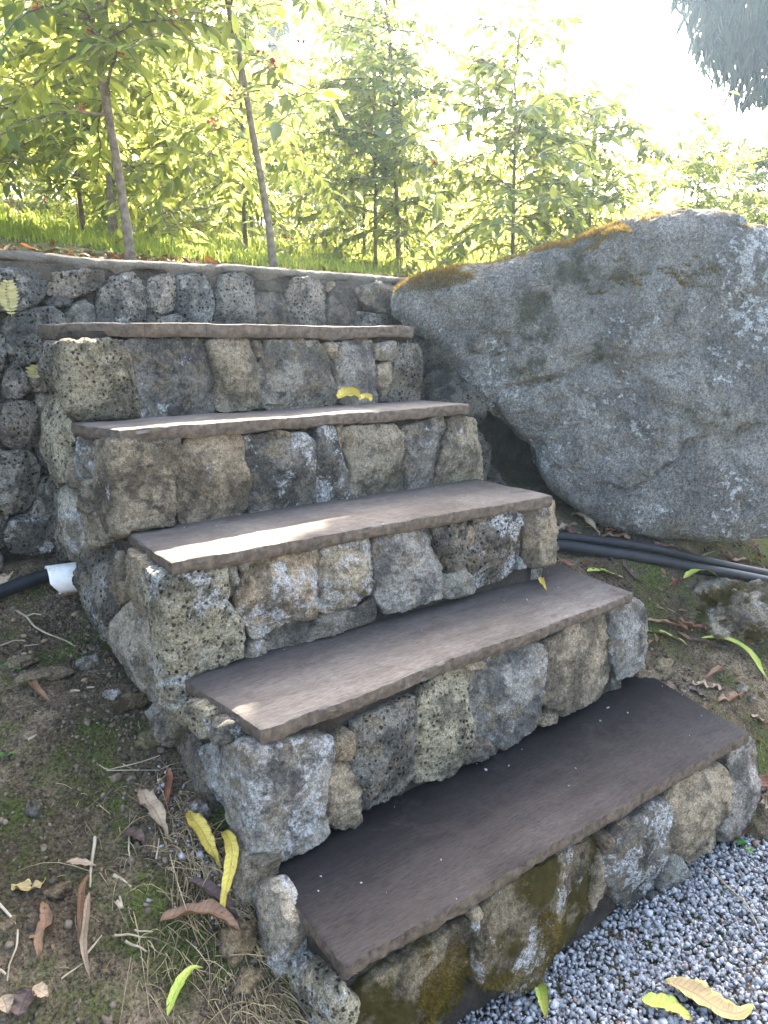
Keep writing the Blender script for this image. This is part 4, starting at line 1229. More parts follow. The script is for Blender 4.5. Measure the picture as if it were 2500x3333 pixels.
ex_ = np.array([P[0]+dd_*k_ for k_ in (1.4, .9, .5, .25)]); ex_[:, 2] = ground(ex_[:, 0], ex_[:, 1])+.02
P = np.vstack([ex_, P])
ss = np.r_[0, np.cumsum(np.linalg.norm(np.diff(P, axis=0), axis=1))]; t = np.linspace(0, ss[-1], 60)
C = np.stack([np.interp(t, ss, P[:, k]) for k in range(3)], 1)
for _ in range(8): C[1:-1] = (C[:-2]+2*C[1:-1]+C[2:])/4
V, Fq = tube(C, .0185, 18)
tag(mesh_obj('black_hose', V, Fq, M['black_plastic']), 'single black hose entering the white pipe at the left edge', 'hose')
# white pipe: a tube with a slot cut in its end
def pvc_mat():
    t = NT('scuffed_white_pipe')
    v = t.n('TexCoord').outputs['Object']
    n = t.noise(v, 30, 8, .7); n2 = t.noise(v, 90, 8, .75)
    c = t.mix(t.rng(n, .50, .66, 0, .75), rgb(.76, .73, .67), rgb(.52, .44, .31))
    c = t.mix(t.rng(n2, .62, .68, 0, .9), c, rgb(.14, .12, .08))
    return t.surf(t.n('BsdfPrincipled', None, Base_Color=c, Roughness=.5).outputs[0])
a = gp('M', '385,500', 0)[0]; b = gp('M', '640,455', 0)[0]
ra = .042
A = on_plane(*px('M', '365,455')[0], (a[0], a[1], 0), np.array([_d[0], _d[1], 0]))
B_ = on_plane(*px('M', '650,420')[0], (b[0], b[1], 0), np.array([_d[0], _d[1], 0]))
ax = (B_-A)/np.linalg.norm(B_-A)
ax[2] = max(ax[2], -.02)
sd = np.cross(ax, [0, 0, 1]); sd /= np.linalg.norm(sd); up = np.cross(sd, ax)
if np.dot(sd, CAM-A) < 0: sd = -sd
nr, na = 26, 56
rows = []
Lp = .17
for rad_ in (ra, ra-.005):
    for i in range(nr):
        t_ = i/(nr-1)
        for j in range(na):
            an = -math.pi*.93 + j/(na-1)*2*math.pi*.93
            # slot open to the camera's left end: the rim is cut back near the top
            cut = .028*max(0, 1-abs(an-2.4)/.9)
            p = A+ax*(cut*(1-t_)+t_*Lp)+rad_*(math.cos(an)*up*1+math.sin(an)*sd)
            rows.append(p)
V = np.array(rows)
g1 = grid_faces(nr, na); g2 = g1[:, ::-1]+nr*na
j = np.arange(na-1); endr = np.stack([j, j+nr*na, j+1+nr*na, j+1], -1)
i = np.arange(nr-1); s1 = np.stack([i*na, (i+1)*na, (i+1)*na+nr*na, i*na+nr*na], -1); s2 = s1+na-1
Fq = np.concatenate([g1, g2, endr, s1, s2[:, ::-1]])
tag(mesh_obj('white_pipe', V, Fq, pvc_mat()), 'scuffed white plastic pipe sleeve poking out of the left flank of the stairs', 'pipe')

# ------------------------------------------------------------------ gravel, crumbs, roots
PHI = (1+5**.5)/2
ICO_V = np.array([(-1, PHI, 0), (1, PHI, 0), (-1, -PHI, 0), (1, -PHI, 0), (0, -1, PHI), (0, 1, PHI), (0, -1, -PHI), (0, 1, -PHI), (PHI, 0, -1), (PHI, 0, 1), (-PHI, 0, -1), (-PHI, 0, 1)])/1.902
ICO_F = np.array([(0, 11, 5), (0, 5, 1), (0, 1, 7), (0, 7, 10), (0, 10, 11), (1, 5, 9), (5, 11, 4), (11, 10, 2), (10, 7, 6), (7, 1, 8), (3, 9, 4), (3, 4, 2), (3, 2, 6), (3, 6, 8), (3, 8, 9), (4, 9, 5), (2, 4, 11), (6, 2, 10), (8, 6, 7), (9, 8, 1)])
CUB_V = np.array([(x, y, z) for x in (-1, 1) for y in (-1, 1) for z in (-1, 1)], float)*.62
CUB_F = np.array([(0, 1, 3), (0, 3, 2), (4, 6, 7), (4, 7, 5), (0, 4, 5), (0, 5, 1), (2, 3, 7), (2, 7, 6), (0, 2, 6), (0, 6, 4), (1, 5, 7), (1, 7, 3)])
def shards(centers, sizes, seed):
    r = np.random.default_rng(seed); n = len(centers)
    V = CUB_V[None]*r.uniform(.45, 1.15, (n, 8, 3))*np.stack([r.uniform(.9, 1.3, n), r.uniform(.6, 1.0, n), r.uniform(.45, .9, n)], -1)[:, None]
    V = V*np.asarray(sizes)[:, None, None]
    q = r.normal(size=(n, 4)); q /= np.linalg.norm(q, axis=1)[:, None]
    w, x, y, z = q.T
    Rm = np.stack([np.stack([1-2*(y*y+z*z), 2*(x*y-z*w), 2*(x*z+y*w)], -1), np.stack([2*(x*y+z*w), 1-2*(x*x+z*z), 2*(y*z-x*w)], -1), np.stack([2*(x*z-y*w), 2*(y*z+x*w), 1-2*(x*x+y*y)], -1)], 1)
    V = np.einsum('nij,nkj->nki', Rm, V)+np.asarray(centers)[:, None]
    return V.reshape(-1, 3), (CUB_F[None]+8*np.arange(n)[:, None, None]).reshape(-1, 3)
def chips(centers, sizes, seed, flat=(.45, .85), jit=.30):
    r = np.random.default_rng(seed); n = len(centers)
    V = ICO_V[None]*(1+r.normal(0, jit, (n, 12, 1)))
    V = np.clip(V, -r.uniform(.45, .9, (n, 1, 3)), r.uniform(.45, .9, (n, 1, 3)))*1.25
    sc3 = np.stack([np.ones(n)*1.1, r.uniform(.45, 1, n), r.uniform(flat[0], flat[1], n)], -1)
    V = V*sc3[:, None]*np.asarray(sizes)[:, None, None]
    q = r.normal(size=(n, 4)); q /= np.linalg.norm(q, axis=1)[:, None]
    w, x, y, z = q.T
    Rm = np.stack([np.stack([1-2*(y*y+z*z), 2*(x*y-z*w), 2*(x*z+y*w)], -1), np.stack([2*(x*y+z*w), 1-2*(x*x+z*z), 2*(y*z-x*w)], -1), np.stack([2*(x*z-y*w), 2*(y*z+x*w), 1-2*(x*x+y*y)], -1)], 1)
    V = np.einsum('nij,nkj->nki', Rm, V)+np.asarray(centers)[:, None]
    Fq = (ICO_F[None]+12*np.arange(n)[:, None, None]).reshape(-1, 3)
    return V.reshape(-1, 3), Fq
n = 120000
X = rng.uniform(.02, 2.5, n); Y = rng.uniform(-1.5, .12, n)
edge = -.03+fbm(np.c_[X, Y, X*0], 9, 3, 3)*.07
keep = (((X < 1.36) & (Y < .06)) | (Y < edge - .06*(X > 1.4))) & (X > .05+np.clip(-Y, 0, 1)*(-.10)+fbm(np.c_[X, Y, X*0], 6, 2, 4)*.06)
X, Y = X[keep], Y[keep]
sz = rng.gamma(3.2, .00115, len(X))+.0022
Z = -.372+rng.uniform(0, .020, len(X))+fbm(np.c_[X, Y, X*0], 3, 2, 8)*.008
V, Fq = shards(np.c_[X, Y, Z], sz*1.12, 3)
tag(mesh_obj('gravel', V, Fq, M['gravel'], smooth=False, center=False), 'blue grey crushed gravel in front of the lowest step', 'gravel', kind='stuff')
# crumbs of soil on both banks
def bank_pts(n, x0, x1, y0, y1):
    x = rng.uniform(x0, x1, n); y = rng.uniform(y0, y1, n); return x, y
x1, y1 = bank_pts(26000, -1.3, -.02, -.55, 1.36); d1 = fbm(np.c_[x1, y1, x1*0], 5, 3, 31)
k = rng.uniform(-.7, .5, len(x1)) < d1; x1, y1 = x1[k], y1[k]
x2, y2 = bank_pts(12000, 1.2, 2.4, -.05, 1.0); d2 = fbm(np.c_[x2, y2, x2*0], 5, 3, 32)
k = rng.uniform(-.7, .5, len(x2)) < d2; x2, y2 = x2[k], y2[k]
x3 = -rng.gamma(1.4, .035, 3000)-.02; y3 = rng.uniform(-.1, 1.3, 3000)
X = np.r_[x1, x2, x3]; Y = np.r_[y1, y2, y3]
szs = rng.gamma(1.6, .0013, len(X))+.0010; szs = np.minimum(szs, .012)
V, Fq = chips(np.c_[X, Y, ground(X, Y)+fbm(np.c_[X, Y, X*0], 5.5, 3, 0)*.02*np.exp(-((X-.3)**2+(Y-.3)**2)/9)+szs*.3], szs, 5)
tag(mesh_obj('soil_crumbs', V, Fq, M['crumb'], smooth=False, center=False), 'crumbs and clods of soil scattered over the banks', 'soil', kind='stuff')
# pale chips in the soil by the flank
x3 = -rng.gamma(1.6, .022, 420)-.03; y3 = np.r_[rng.normal(.30, .10, 260), rng.uniform(0, .6, 160)]
szs = rng.gamma(3, .0009, 420)+.001
V, Fq = shards(np.c_[x3, y3, ground(x3, y3)+szs*.5], szs, 9)
tag(mesh_obj('gravel_spill', V, Fq, M['gravel'], smooth=False, center=False), 'grey gravel spilled along the foot of the stair flank', 'gravel', kind='stuff')

def strands(n, xf, yf, length, rad, seed, fn=ground, lift=.003, spread=3.14, bend=.6, main=None, up=.3):
    r = np.random.default_rng(seed); parts = []
    k = 6
    X0 = xf(r, n); Y0 = yf(r, n)
    a = (r.uniform(-spread, spread, n) if main is None else main+r.normal(0, spread, n)); L = length*r.gamma(4, .25, n)
    c = r.normal(0, bend, n); upv = np.abs(r.normal(0, up, n))
    VV = []; 
    t = np.linspace(0, 1, k)
    ang = a[:, None]+c[:, None]*t
    dx = np.cumsum(np.cos(ang), 1)/k*L[:, None]; dy = np.cumsum(np.sin(ang), 1)/k*L[:, None]
    X = X0[:, None]+dx; Y = Y0[:, None]+dy
    Z = fn(X, Y)+lift+upv[:, None]*L[:, None]*np.sin(math.pi*t)
    P = np.stack([X, Y, Z], -1)
    T = np.gradient(P, axis=1); T /= np.linalg.norm(T, axis=2)[..., None]+1e-9
    S = np.cross(T, [0, 0, 1.0]); S /= np.linalg.norm(S, axis=2)[..., None]+1e-9
    U_ = np.cross(S, T)
    rr = (rad*r.uniform(.6, 1.3, n))[:, None]*(1-.5*t)
    ring = [P+rr[..., None]*(math.cos(q)*S+math.sin(q)*U_) for q in (0, 2.09, 4.19)]
    V = np.stack(ring, 2)               # n,k,3,3
    V = V.reshape(n, k*3, 3)
    base = grid_faces(k, 3, True)
    Fq = (base[None]+(k*3)*np.arange(n)[:, None, None]).reshape(-1, 4)
    return V.reshape(-1, 3), Fq
# the bundle of dry roots down the flank
def rx(r, n): return np.where(r.random(n) < .75, -.03-np.abs(r.normal(.035, .035, n)), -r.uniform(.03, .24, n))
def ry(r, n): return np.where(r.random(n) < .8, r.normal(.26, .13, n), r.uniform(-.3, .6, n))
parts = [strands(1300, rx, ry, .042, .0009, 3, main=-1.4, spread=.7, up=.16, lift=.004), strands(90, rx, ry, .10, .0011, 4, main=-1.4, spread=.9, up=.14, lift=.006)]
V, Fq = join(parts)
tag(mesh_obj('dry_roots', V, Fq, M['straw'], center=False), 'tangle of dry straw coloured roots along the foot of the stair flank', 'roots', kind='stuff')
V, Fq = join([strands(900, lambda r, n: r.uniform(-1.25, -.02, n), lambda r, n: r.uniform(-.6, 1.3, n), .022, .0008, 5, up=.05),
              strands(260, lambda r, n: r.uniform(1.3, 2.3, n), lambda r, n: r.uniform(0, .9, n), .024, .0008, 6, up=.05)])
tag(mesh_obj('straw_bits', V, Fq, M['straw'], center=False), 'short bits of straw strewn over the soil', 'straw', kind='stuff')
# pale flakes
def flakes(n, xr, yr, s0, seed, fn, name, mat, label, lift=.003):
    r = np.random.default_rng(seed)
    X = r.uniform(*xr, n); Y = r.uniform(*yr, n); L = s0*r.gamma(3, .33, n)
    a = r.uniform(0, 6.28, n); tl = r.normal(0, .35, (n, 2))
    q = np.array([(-1, 0), (-.3, -.42), (.45, -.36), (1, 0), (.4, .4), (-.35, .36)])
    u = np.cos(a)[:, None]*q[:, 0]-np.sin(a)[:, None]*q[:, 1]; w = np.sin(a)[:, None]*q[:, 0]+np.cos(a)[:, None]*q[:, 1]
    P = np.stack([X[:, None]+u*L[:, None], Y[:, None]+w*L[:, None], (fn(X, Y)+lift)[:, None]+(u*tl[:, :1]+w*tl[:, 1:]+.35*(q[:, 1]**2)*2)*L[:, None]+np.abs(tl).sum(1)[:, None]*L[:, None]*.4], -1)
    F = np.array([(0, 1, 5, 5), ])
    V = P.reshape(-1, 3)
    base = np.array([(0, 1, 4, 5), (1, 2, 3, 4)])
    Fq = (base[None]+6*np.arange(n)[:, None, None]).reshape(-1, 4)
    return V, Fq
V, Fq = join([flakes(260, (-1.25, -.03), (-.6, 1.3), .006, 8, ground, '', None, ''), flakes(420, (1.25, 2.4), (.0, 1.1), .012, 9, ground, '', None, '')])
tag(mesh_obj('leaf_fragments', V, Fq, M['litter'], center=False), 'crumbled bits of dry leaf lying on the soil beside the stairs', 'leaf litter', kind='stuff')
# dirt specks lying on the treads
sp = []
for i, q in enumerate(treads[:4]):
    k = (26, 22, 14, 8)[i]; u = rng.random(k); w = rng.random(k)*.85
    P = (q[0][None]*(1-u)[:, None]+q[1][None]*u[:, None])*(1-w)[:, None]+(q[3][None]*(1-u)[:, None]+q[2][None]*u[:, None])*w[:, None]
    P[:, 2] += .002
    sp.append(chips(P, rng.gamma(3, .0004, k)+.0006, 60+i))
V, Fq = join(sp)
tag(mesh_obj('grit', V, Fq, M['gravel'], smooth=False, center=False), 'grains of grit scattered on the brown treads', 'grit', kind='stuff')

# ------------------------------------------------------------------ small plants
def leaflet_fan(P, n, size, mat, h, seed, up=.6):
    r = np.random.default_rng(seed); parts = []
    for k in range(n):
        a = r.uniform(0, 6.28); d = np.array([math.cos(a), math.sin(a), 0])
        st = np.array([P, P+d*size*.5+[0, 0, h*.7], P+d*size*1.2+[0, 0, h]])
        parts.append(tube(st, .0007, 4))
        c = st[-1]
        for m in range(3):
            b = a+m*2.09; e = np.array([math.cos(b), math.sin(b), 0])
            V, Fq = blade(np.array([c, c+e*size*.5+[0, 0, .001], c+e*size]), size*.95, (0, 0, 1), .1, 0, .1, nseg=6, nw=5, seed=k)
            parts.append((V, Fq))
    return join(parts)
M['clover'] = leaf_mat('clover_green', (.05, .16, .03), (.09, .22, .04), (.12, .3, .04), mix=.25)
for k, (s, crop, n_, lb, sz_) in enumerate([('550,245', 'K', 4, 'largest clover plant at the foot of the boulder', .020), ('640,275', 'K', 3, 'clover plant right of the largest one at the foot of the boulder', .014),
        ('715,270', 'K', 2, 'tiny clover sprout below the boulder', .010), ('925,660', 'K', 2, 'pale sprout on the soil left of the mossy rock', .008), ('1090,655', 'K', 2, 'green sprout against the mossy rock', .010),
        ('1500,1000', 'L', 3, 'clover sprout growing in the gravel at right', .014), ('35,1115', 'M', 4, 'tiny bright green sprout at the left edge of the bank', .007), ('140,1140', 'M', 2, 'tiny sprout right of the one at the left edge', .006),
        ('50,1810', 'M', 2, 'green sprout on the soil lower left', .008), ('1320,1270', 'K', 2, 'yellowish sprout by the upright pointed leaf', .007)]):
    P = on_ground(crop, s)
    if crop == 'L': P[2] = -.355
    V, Fq = leaflet_fan(P, n_, sz_, None, sz_*.9, 70+k)
    tag(mesh_obj('clover', V, Fq, M['clover']), lb, 'plant', 'sprouts on the ground')
# ferns in the wall joints
M['fern'] = leaf_mat('dry_fern', (.36, .30, .10), (.5, .44, .2), (.4, .36, .12), mix=.3)
def fern(base, path, n, ll, label, mat):
    parts = [tube(np.array(path), .0012, 5)]
    P = np.array(path); s = np.r_[0, np.cumsum(np.linalg.norm(np.diff(P, axis=0), axis=1))]
    for k in range(n):
        t = (k+1)/(n+.5)*s[-1]; c = np.array([np.interp(t, s, P[:, i]) for i in range(3)])
        w = math.sin(math.pi*(.12+.8*k/n))
        for sg in (-1, 1):
            e = np.array([sg*.95, -.15, .25])
            parts.append(blade(np.array([c, c+e*ll*w*.5, c+e*ll*w]), ll*.36*w+.002, (0, -1, .2), .1, 0, .1, nseg=6, nw=3, seed=k))
    V, Fq = join(parts)
    root = empty('fern', base, label, 'fern', 'ferns in the wall joints')
    mesh_obj('frond', V, Fq, mat, root)
def wp(crop, s, off): return [on_plane(a, b, (0, WY-off, 0), np.array([0, -1.0, 0])) for a, b in px(crop, s)]
pth = wp('A', '65,465 45,400 35,340 45,270', .05); fern(pth[0], pth, 11, .030, 'drooping yellowish fern frond on the lava wall at the left edge', M['fern'])
pth = wp('A', '235,715 200,745 185,800', .05); fern(pth[0], pth, 5, .030, 'small pale fern in a joint beside the top left corner of the stairs', M['fern'])

# ------------------------------------------------------------------ moss tufts
def moss_mat():
    t = NT('golden_brown_moss')
    r_ = t.n('NewGeometry').outputs['Random Per Island']
    c = t.mix(t.rng(r_, 0, .7), rgb(.035, .030, .008), rgb(.11, .085, .018))
    c = t.mix(t.rng(r_, .7, 1.0), c, rgb(.34, .22, .05))
    b = t.n('BsdfPrincipled', None, Base_Color=c, Roughness=.95); b.inputs['Specular IOR Level'].default_value = .05
    tr = t.n('BsdfTranslucent', None, Color=rgb(.30, .20, .04))
    return t.surf(t.n('MixShader', None, i0=.3, i1=b.outputs[0], i2=tr.outputs[0]).outputs[0])
M['moss'] = moss_mat()
def tufts(ob, parent, n, cond, length, seed, label=None):
    me = ob.data; k = len(me.vertices)
    co = np.zeros(k*3, np.float32); me.vertices.foreach_get('co', co); co = co.reshape(-1, 3).astype(float)
    no = np.array([tuple(v.vector) for v in me.vertex_normals])
    bpy.context.view_layer.update()
    mw = np.array(ob.matrix_world); co = co@mw[:3, :3].T+mw[:3, 3]; no = no@mw[:3, :3].T
    idx = np.nonzero(cond(co, no))[0]
    if len(idx) == 0: return
    r = np.random.default_rng(seed)
    ii = r.choice(idx, n); P = co[ii]+r.normal(0, .0035, (n, 3)); N = no[ii]
    P -= N*((P-co[ii])*N).sum(1)[:, None]
    D = N+r.normal(0, .55, (n, 3))+[0, 0, .25]; D /= np.linalg.norm(D, axis=1)[:, None]
    L = length*r.gamma(5, .2, n); S = np.cross(D, r.normal(0, 1, (n, 3))); S /= np.linalg.norm(S, axis=1)[:, None]
    V = np.stack([P-S*length*.13-N*.001, P+S*length*.13-N*.001, P+D*L[:, None]], 1).reshape(-1, 3)
    o = mesh_obj('moss', V, np.arange(n*3).reshape(n, 3), M['moss'], parent, smooth=False)
    o['kind'] = 'stuff'
for ob in list(stair.children):
    if ob.data.materials[0] == M['mossy']:
        low = ob.location.x+stair.location.x < .45
        zc = ob.location.z+stair.location.z
        tufts(ob, stair, 11000 if low else 6000, (lambda c, m: (fbm(c, 9, 4, 3)+.55*(1-np.abs(c[:, 2]-zc+.02)/.14) > .30)) if low else (lambda c, m: fbm(c, 10, 4, 8)+.5*(1-np.abs(c[:, 2]-zc+.03)/.12) > .42), .0055, 5)
tufts(mr, mr, 6000, lambda c, m: (m[:, 2] > .25) & (fbm(c, 9, 4, 5) > -.10), .006, 9)
tufts(boulder_ob, boulder_ob, 26000, lambda c, m: (c[:, 2] > 1.12) & (m[:, 2]+fbm(c, 6, 4, 6)*.9 > .62) & (fbm(c, 3.2, 3, 4) > -.12), .009, 7)

# ------------------------------------------------------------------ the orchard
SUNP = []        # the sunlit patches of the treads: no leaf may hang in their light
LIT = [(TZ[2], -.02, .36, .53, .70), (TZ[3], -.02, .62, .80, .96), (z5, -.1, 1.0, 1.0, 1.2), (TZ[1], -.01, .05, .24, .33)]
def blocks_light(P, m=.035):
    b = np.zeros(len(P), bool)
    for z, x0, x1, y0, y1 in LIT:
        k = (P[:, 2]-z)/SUN[2]
        X = P[:, 0]-SUN[0]*k; Y = P[:, 1]-SUN[1]*k
        b |= (k > 0) & (X > x0-m) & (X < x1+m) & (Y > y0-m) & (Y < y1+m)
    return b

LT = np.array([(0, 0, 0), (.28, -.42, .02), (.28, 0, -.05), (.28, .42, .02), (.62, -.40, -.02), (.62, 0, -.10), (.62, .40, -.02), (.86, -.16, -.10), (.86, .16, -.10), (1, 0, -.20)])
LTF = np.array([(0, 1, 2, 2), (0, 2, 3, 3), (1, 4, 5, 2), (2, 5, 6, 3), (4, 7, 9, 5), (5, 9, 8, 6)])
def leaf_mesh(O, D, Nn, L, W):
    """many leaves: origins O, directions D, normals N, lengths, widths"""
    D = D/np.linalg.norm(D, axis=1)[:, None]
    Nn = Nn-(Nn*D).sum(1)[:, None]*D; Nn /= np.linalg.norm(Nn, axis=1)[:, None]+1e-9
    S = np.cross(Nn, D)
    V = O[:, None]+LT[None, :, :1]*D[:, None]*L[:, None, None]+LT[None, :, 1:2]*S[:, None]*W[:, None, None]+LT[None, :, 2:]*Nn[:, None]*L[:, None, None]
    n = len(O)
    Ft = []
    base = LTF
    F = (base[None]+10*np.arange(n)[:, None, None]).reshape(-1, 4)
    return V.reshape(-1, 3), F
def tri_ok(F):
    return [tuple(dict.fromkeys(f)) for f in F.tolist()]
def mesh_mixed(name, V, F, mat, parent, loc=None):
    t = F[F[:, 2] == F[:, 3]][:, :3]; q = F[F[:, 2] != F[:, 3]]
    me = bpy.data.meshes.new(name)
    l = np.zeros(3) if loc is None else np.array(loc)
    me.vertices.add(len(V)); me.vertices.foreach_set('co', (V-l).astype(np.float32).ravel())
    me.loops.add(len(t)*3+len(q)*4)
    me.loops.foreach_set('vertex_index', np.r_[t.ravel(), q.ravel()].astype(np.int32))
    me.polygons.add(len(t)+len(q))
    ls = np.r_[np.arange(len(t))*3, len(t)*3+np.arange(len(q))*4]; lt = np.r_[np.full(len(t), 3), np.full(len(q), 4)]
    me.polygons.foreach_set('loop_start', ls.astype(np.int32)); me.polygons.foreach_set('loop_total', lt.astype(np.int32))
    me.update(calc_edges=True); me.validate()
    me.polygons.foreach_set('use_smooth', np.ones(len(me.polygons), bool))
    me.materials.append(mat)
    o = bpy.data.objects.new(name, me); COL.objects.link(o); o.parent = parent
    return o

def coffee_skeleton(height, crown0, radius, seed, lean=(0, 0), npair=13, density=1.0):
    """trunk and branches in local space (base at origin), plus the leaf frames"""
    r = np.random.default_rng(seed)
    k = 12; t = np.linspace(0, 1, k)
    P = np.stack([lean[0]*t**1.1*height+r.normal(0, .008, k)*t, lean[1]*t**1.1*height+r.normal(0, .008, k)*t, t*height], 1)
    P[0, 2] = -.05
    rad = .0135*(1-.72*t)*(height/1.7)**.5; rad[0] *= 1.3
    trunk = tube(P, rad, 10)
    br = []; LO, LD, LN, LL = [], [], [], []; CH = []
    az = r.uniform(0, 6.28)
    for i in range(npair):
        f = crown0+(1-crown0)*(i+.5)/npair*.97
        az += 1.57+r.normal(0, .7); f = min(.985, f+r.normal(0, .018))
        c = np.array([np.interp(f, t, P[:, j]) for j in range(3)])
        g = min(1.0, max(0.0, (f-crown0)/(1-crown0)))
        reach = radius*(1.0-.55*g**2.6)*r.uniform(.55, 1.25)
        for side in (0, math.pi):
            if r.random() > density*1.02: continue
            nwh = 0
            a = az+side+r.normal(0, .2); Ln = reach*r.uniform(.8, 1.2)
            rise = r.uniform(-.25, .65)+.4*g; m = 8; u = np.linspace(0, 1, m)
            B = c+np.stack([np.cos(a)*Ln*u, np.sin(a)*Ln*u, Ln*(rise*u-.62*(1-.5*g)*u**2)], 1)
            B += r.normal(0, .008, B.shape)*u[:, None]
            br.append(tube(B, np.linspace(.0048, .0016, m)*(height/1.7)**.5, 5))
            nn = max(3, int(Ln/.020))
            for q in range(nn):
                s = .12+.9*(q+.5)/nn; s = min(s, 1)
                p = np.array([np.interp(s, u, B[:, j]) for j in range(3)])
                tang = B[min(m-1, int(s*(m-1))+0)]-B[max(0, int(s*(m-1))-1)]; tang /= np.linalg.norm(tang)+1e-9
                sd = np.cross(tang, [0, 0, 1]); sd /= np.linalg.norm(sd)+1e-9
                if r.random() < .9:
                    for sg in (-1, 1):
                        if r.random() < .14: continue
                        d = tang*r.uniform(.25, .8)+sg*sd*r.uniform(.6, 1.1)+np.array([0, 0, r.uniform(-.9, .15)])
                        LO.append(p); LD.append(d); LN.append(np.array([0, 0, 1.0])+r.normal(0, .35, 3)); LL.append(r.uniform(.036, .078))
                if r.random() < .03: CH.append(p+r.normal(0, .006, 3))
                if r.random() < .42:     # a short side shoot with its own leaves
                    d = sd*r.choice([-1, 1])+tang*.5; d /= np.linalg.norm(d)
                    e = p+d*.09+np.array([0, 0, r.uniform(-.04, .05)])
                    br.append(tube(np.array([p, (p+e)/2+[0, 0, .01], e]), .0020, 4))
                    for w in range(3):
                        LO.append(p+(e-p)*(.4+.3*w)); LD.append(d+r.normal(0, .6, 3)+[0, 0, -.3]); LN.append(np.array([0, 0, 1.0])+r.normal(0, .4, 3)); LL.append(r.uniform(.04, .085))
    # the leading shoot
    for q in range(4):
        LO.append(P[-1]-[0, 0, .04*q]); LD.append(np.array([math.cos(q*1.6+az), math.sin(q*1.6+az), .9])); LN.append(np.array([-math.cos(q*1.6+az), -math.sin(q*1.6+az), 1.0])); LL.append(.09)
    return trunk, br, np.array(LO), np.array(LD), np.array(LN), np.array(LL), CH

single_meshes = []
for k in range(4):
    V, F = leaf_mesh(np.zeros((1, 3)), np.array([[1.0, 0, 0]]), np.array([[0, 0, 1.0]]), np.array([1.0]), np.array([.40+.03*k]))
    V[:, 2] += .05*np.sin(V[:, 0]*(5+k))*np.abs(V[:, 1])*4
    o = mesh_mixed('leaf', V, F, M['coffee_leaf_single'], None)
    single_meshes.append(o.data); bpy.data.objects.remove(o)

def berries(CH, seed, per=5):
    r = np.random.default_rng(seed)
    C = np.array([c+r.normal(0, .011, 3) for c in CH for _ in range(per)])
    return chips(C, np.full(len(C), .0058), seed, (.95, 1), .03)

def coffee_tree(base, height, crown0, radius, seed, lean=(0, 0), npair=13, density=1.0, label='', group=None, singles=0, cherries=True, fork=False):
    trunk, br, LO, LD, LN, LL, CH = coffee_skeleton(height, crown0, radius, seed, lean, npair, density)
    base = np.array(base, float)
    keep = ~blocks_light(LO+base, .085)
    LO, LD, LN, LL = LO[keep], LD[keep], LN[keep], LL[keep]
    root = empty('coffee_tree', base, label, 'coffee tree', group)
    o = mesh_obj('trunk', trunk[0], trunk[1], M['bark'], None, center=False); o.parent = root
    br = [b_ for b_ in br if not blocks_light(b_[0]+base, .03).any()] or br
    V, F = join(br); o = mesh_obj('branches', V, F, M['bark'], None, center=False); o.parent = root; o['kind'] = 'stuff'
    if singles:
        dist = np.linalg.norm(LO+base-CAM, axis=1)
        order = np.argsort(dist)[:singles]
        m = np.ones(len(LO), bool); m[order] = False
        for i in order:
            D = Vector(LD[i]).normalized(); N = Vector(LN[i]); N = (N-D*N.dot(D)).normalized(); S = N.cross(D)
            ob = bpy.data.objects.new('leaf', single_meshes[int(i) % 4]); COL.objects.link(ob)
            ob.parent = root; L = float(LL[i])
            ob.matrix_local = Matrix(((D.x*L, S.x*L, N.x*L, LO[i][0]), (D.y*L, S.y*L, N.y*L, LO[i][1]), (D.z*L, S.z*L, N.z*L, LO[i][2]), (0, 0, 0, 1)))
        LO, LD, LN, LL = LO[m], LD[m], LN[m], LL[m]
    V, F = leaf_mesh(LO, LD, LN, LL, LL*.43)
    o = mesh_mixed('crown', V, F, M['coffee_leaf'], root); o['kind'] = 'stuff'
    if cherries and len(CH):
        V, F = berries(CH, seed); o = mesh_obj('cherries', V, F, M['cherry'], None, center=False); o.parent = root; o['kind'] = 'stuff'
    return root

# front row, right behind the wall
def tb(x, y):
    return (x, y, float(terrace(x, y)))
FRONT = [   # pixel of the foot, height, lean, crown start, radius, seed, label
    ((430, 838), 1.95, (-.10, .02), .22, .58, 11, 'coffee tree with a slim leaning trunk, nearest the left of the wall top'),
    ((897, 862), 1.80, (-.16, .03), .24, .58, 12, 'coffee tree with a leaning trunk standing behind the middle of the wall'),
    ((1300, 900), 1.90, (-.04, .02), .12, .62, 13, 'coffee tree behind the end of the wall, left of the boulder'),
]
for (fx, fy), h, ln, c0, rd, sd_, lb in FRONT:
    ty_ = 2.6 if fx == 1300 else 1.66
    P = on_plane(fx, fy, (0, ty_, 0), np.array([0, -1.0, 0])); x = P[0]
    coffee_tree(tb(x, ty_), h, c0, rd, sd_, ln, 30, 1.0, lb, 'front row of coffee trees', singles=300)
XF = [2.25, 2.95, 3.7, 4.6, 5.6, -1.3]
HF = [1.12, .95, .85, 1.0, .9, 1.9]
for k, (x, h) in enumerate(zip(XF, HF)):
    coffee_tree(tb(x, 1.75+.1*math.sin(k*2)), h, .18, .50, 31+k, (.02*math.sin(k), .02), 26, .95,
                ['coffee tree rising behind the low left shoulder of the boulder', 'coffee tree behind the slope of the boulder', 'coffee tree behind the crest of the boulder', 'coffee tree with a thin bare stem behind the right end of the boulder crest', 'coffee tree at the far right edge behind the boulder', 'coffee tree outside the left edge of the wall view'][k], 'front row of coffee trees', singles=120 if k < 3 else 0)
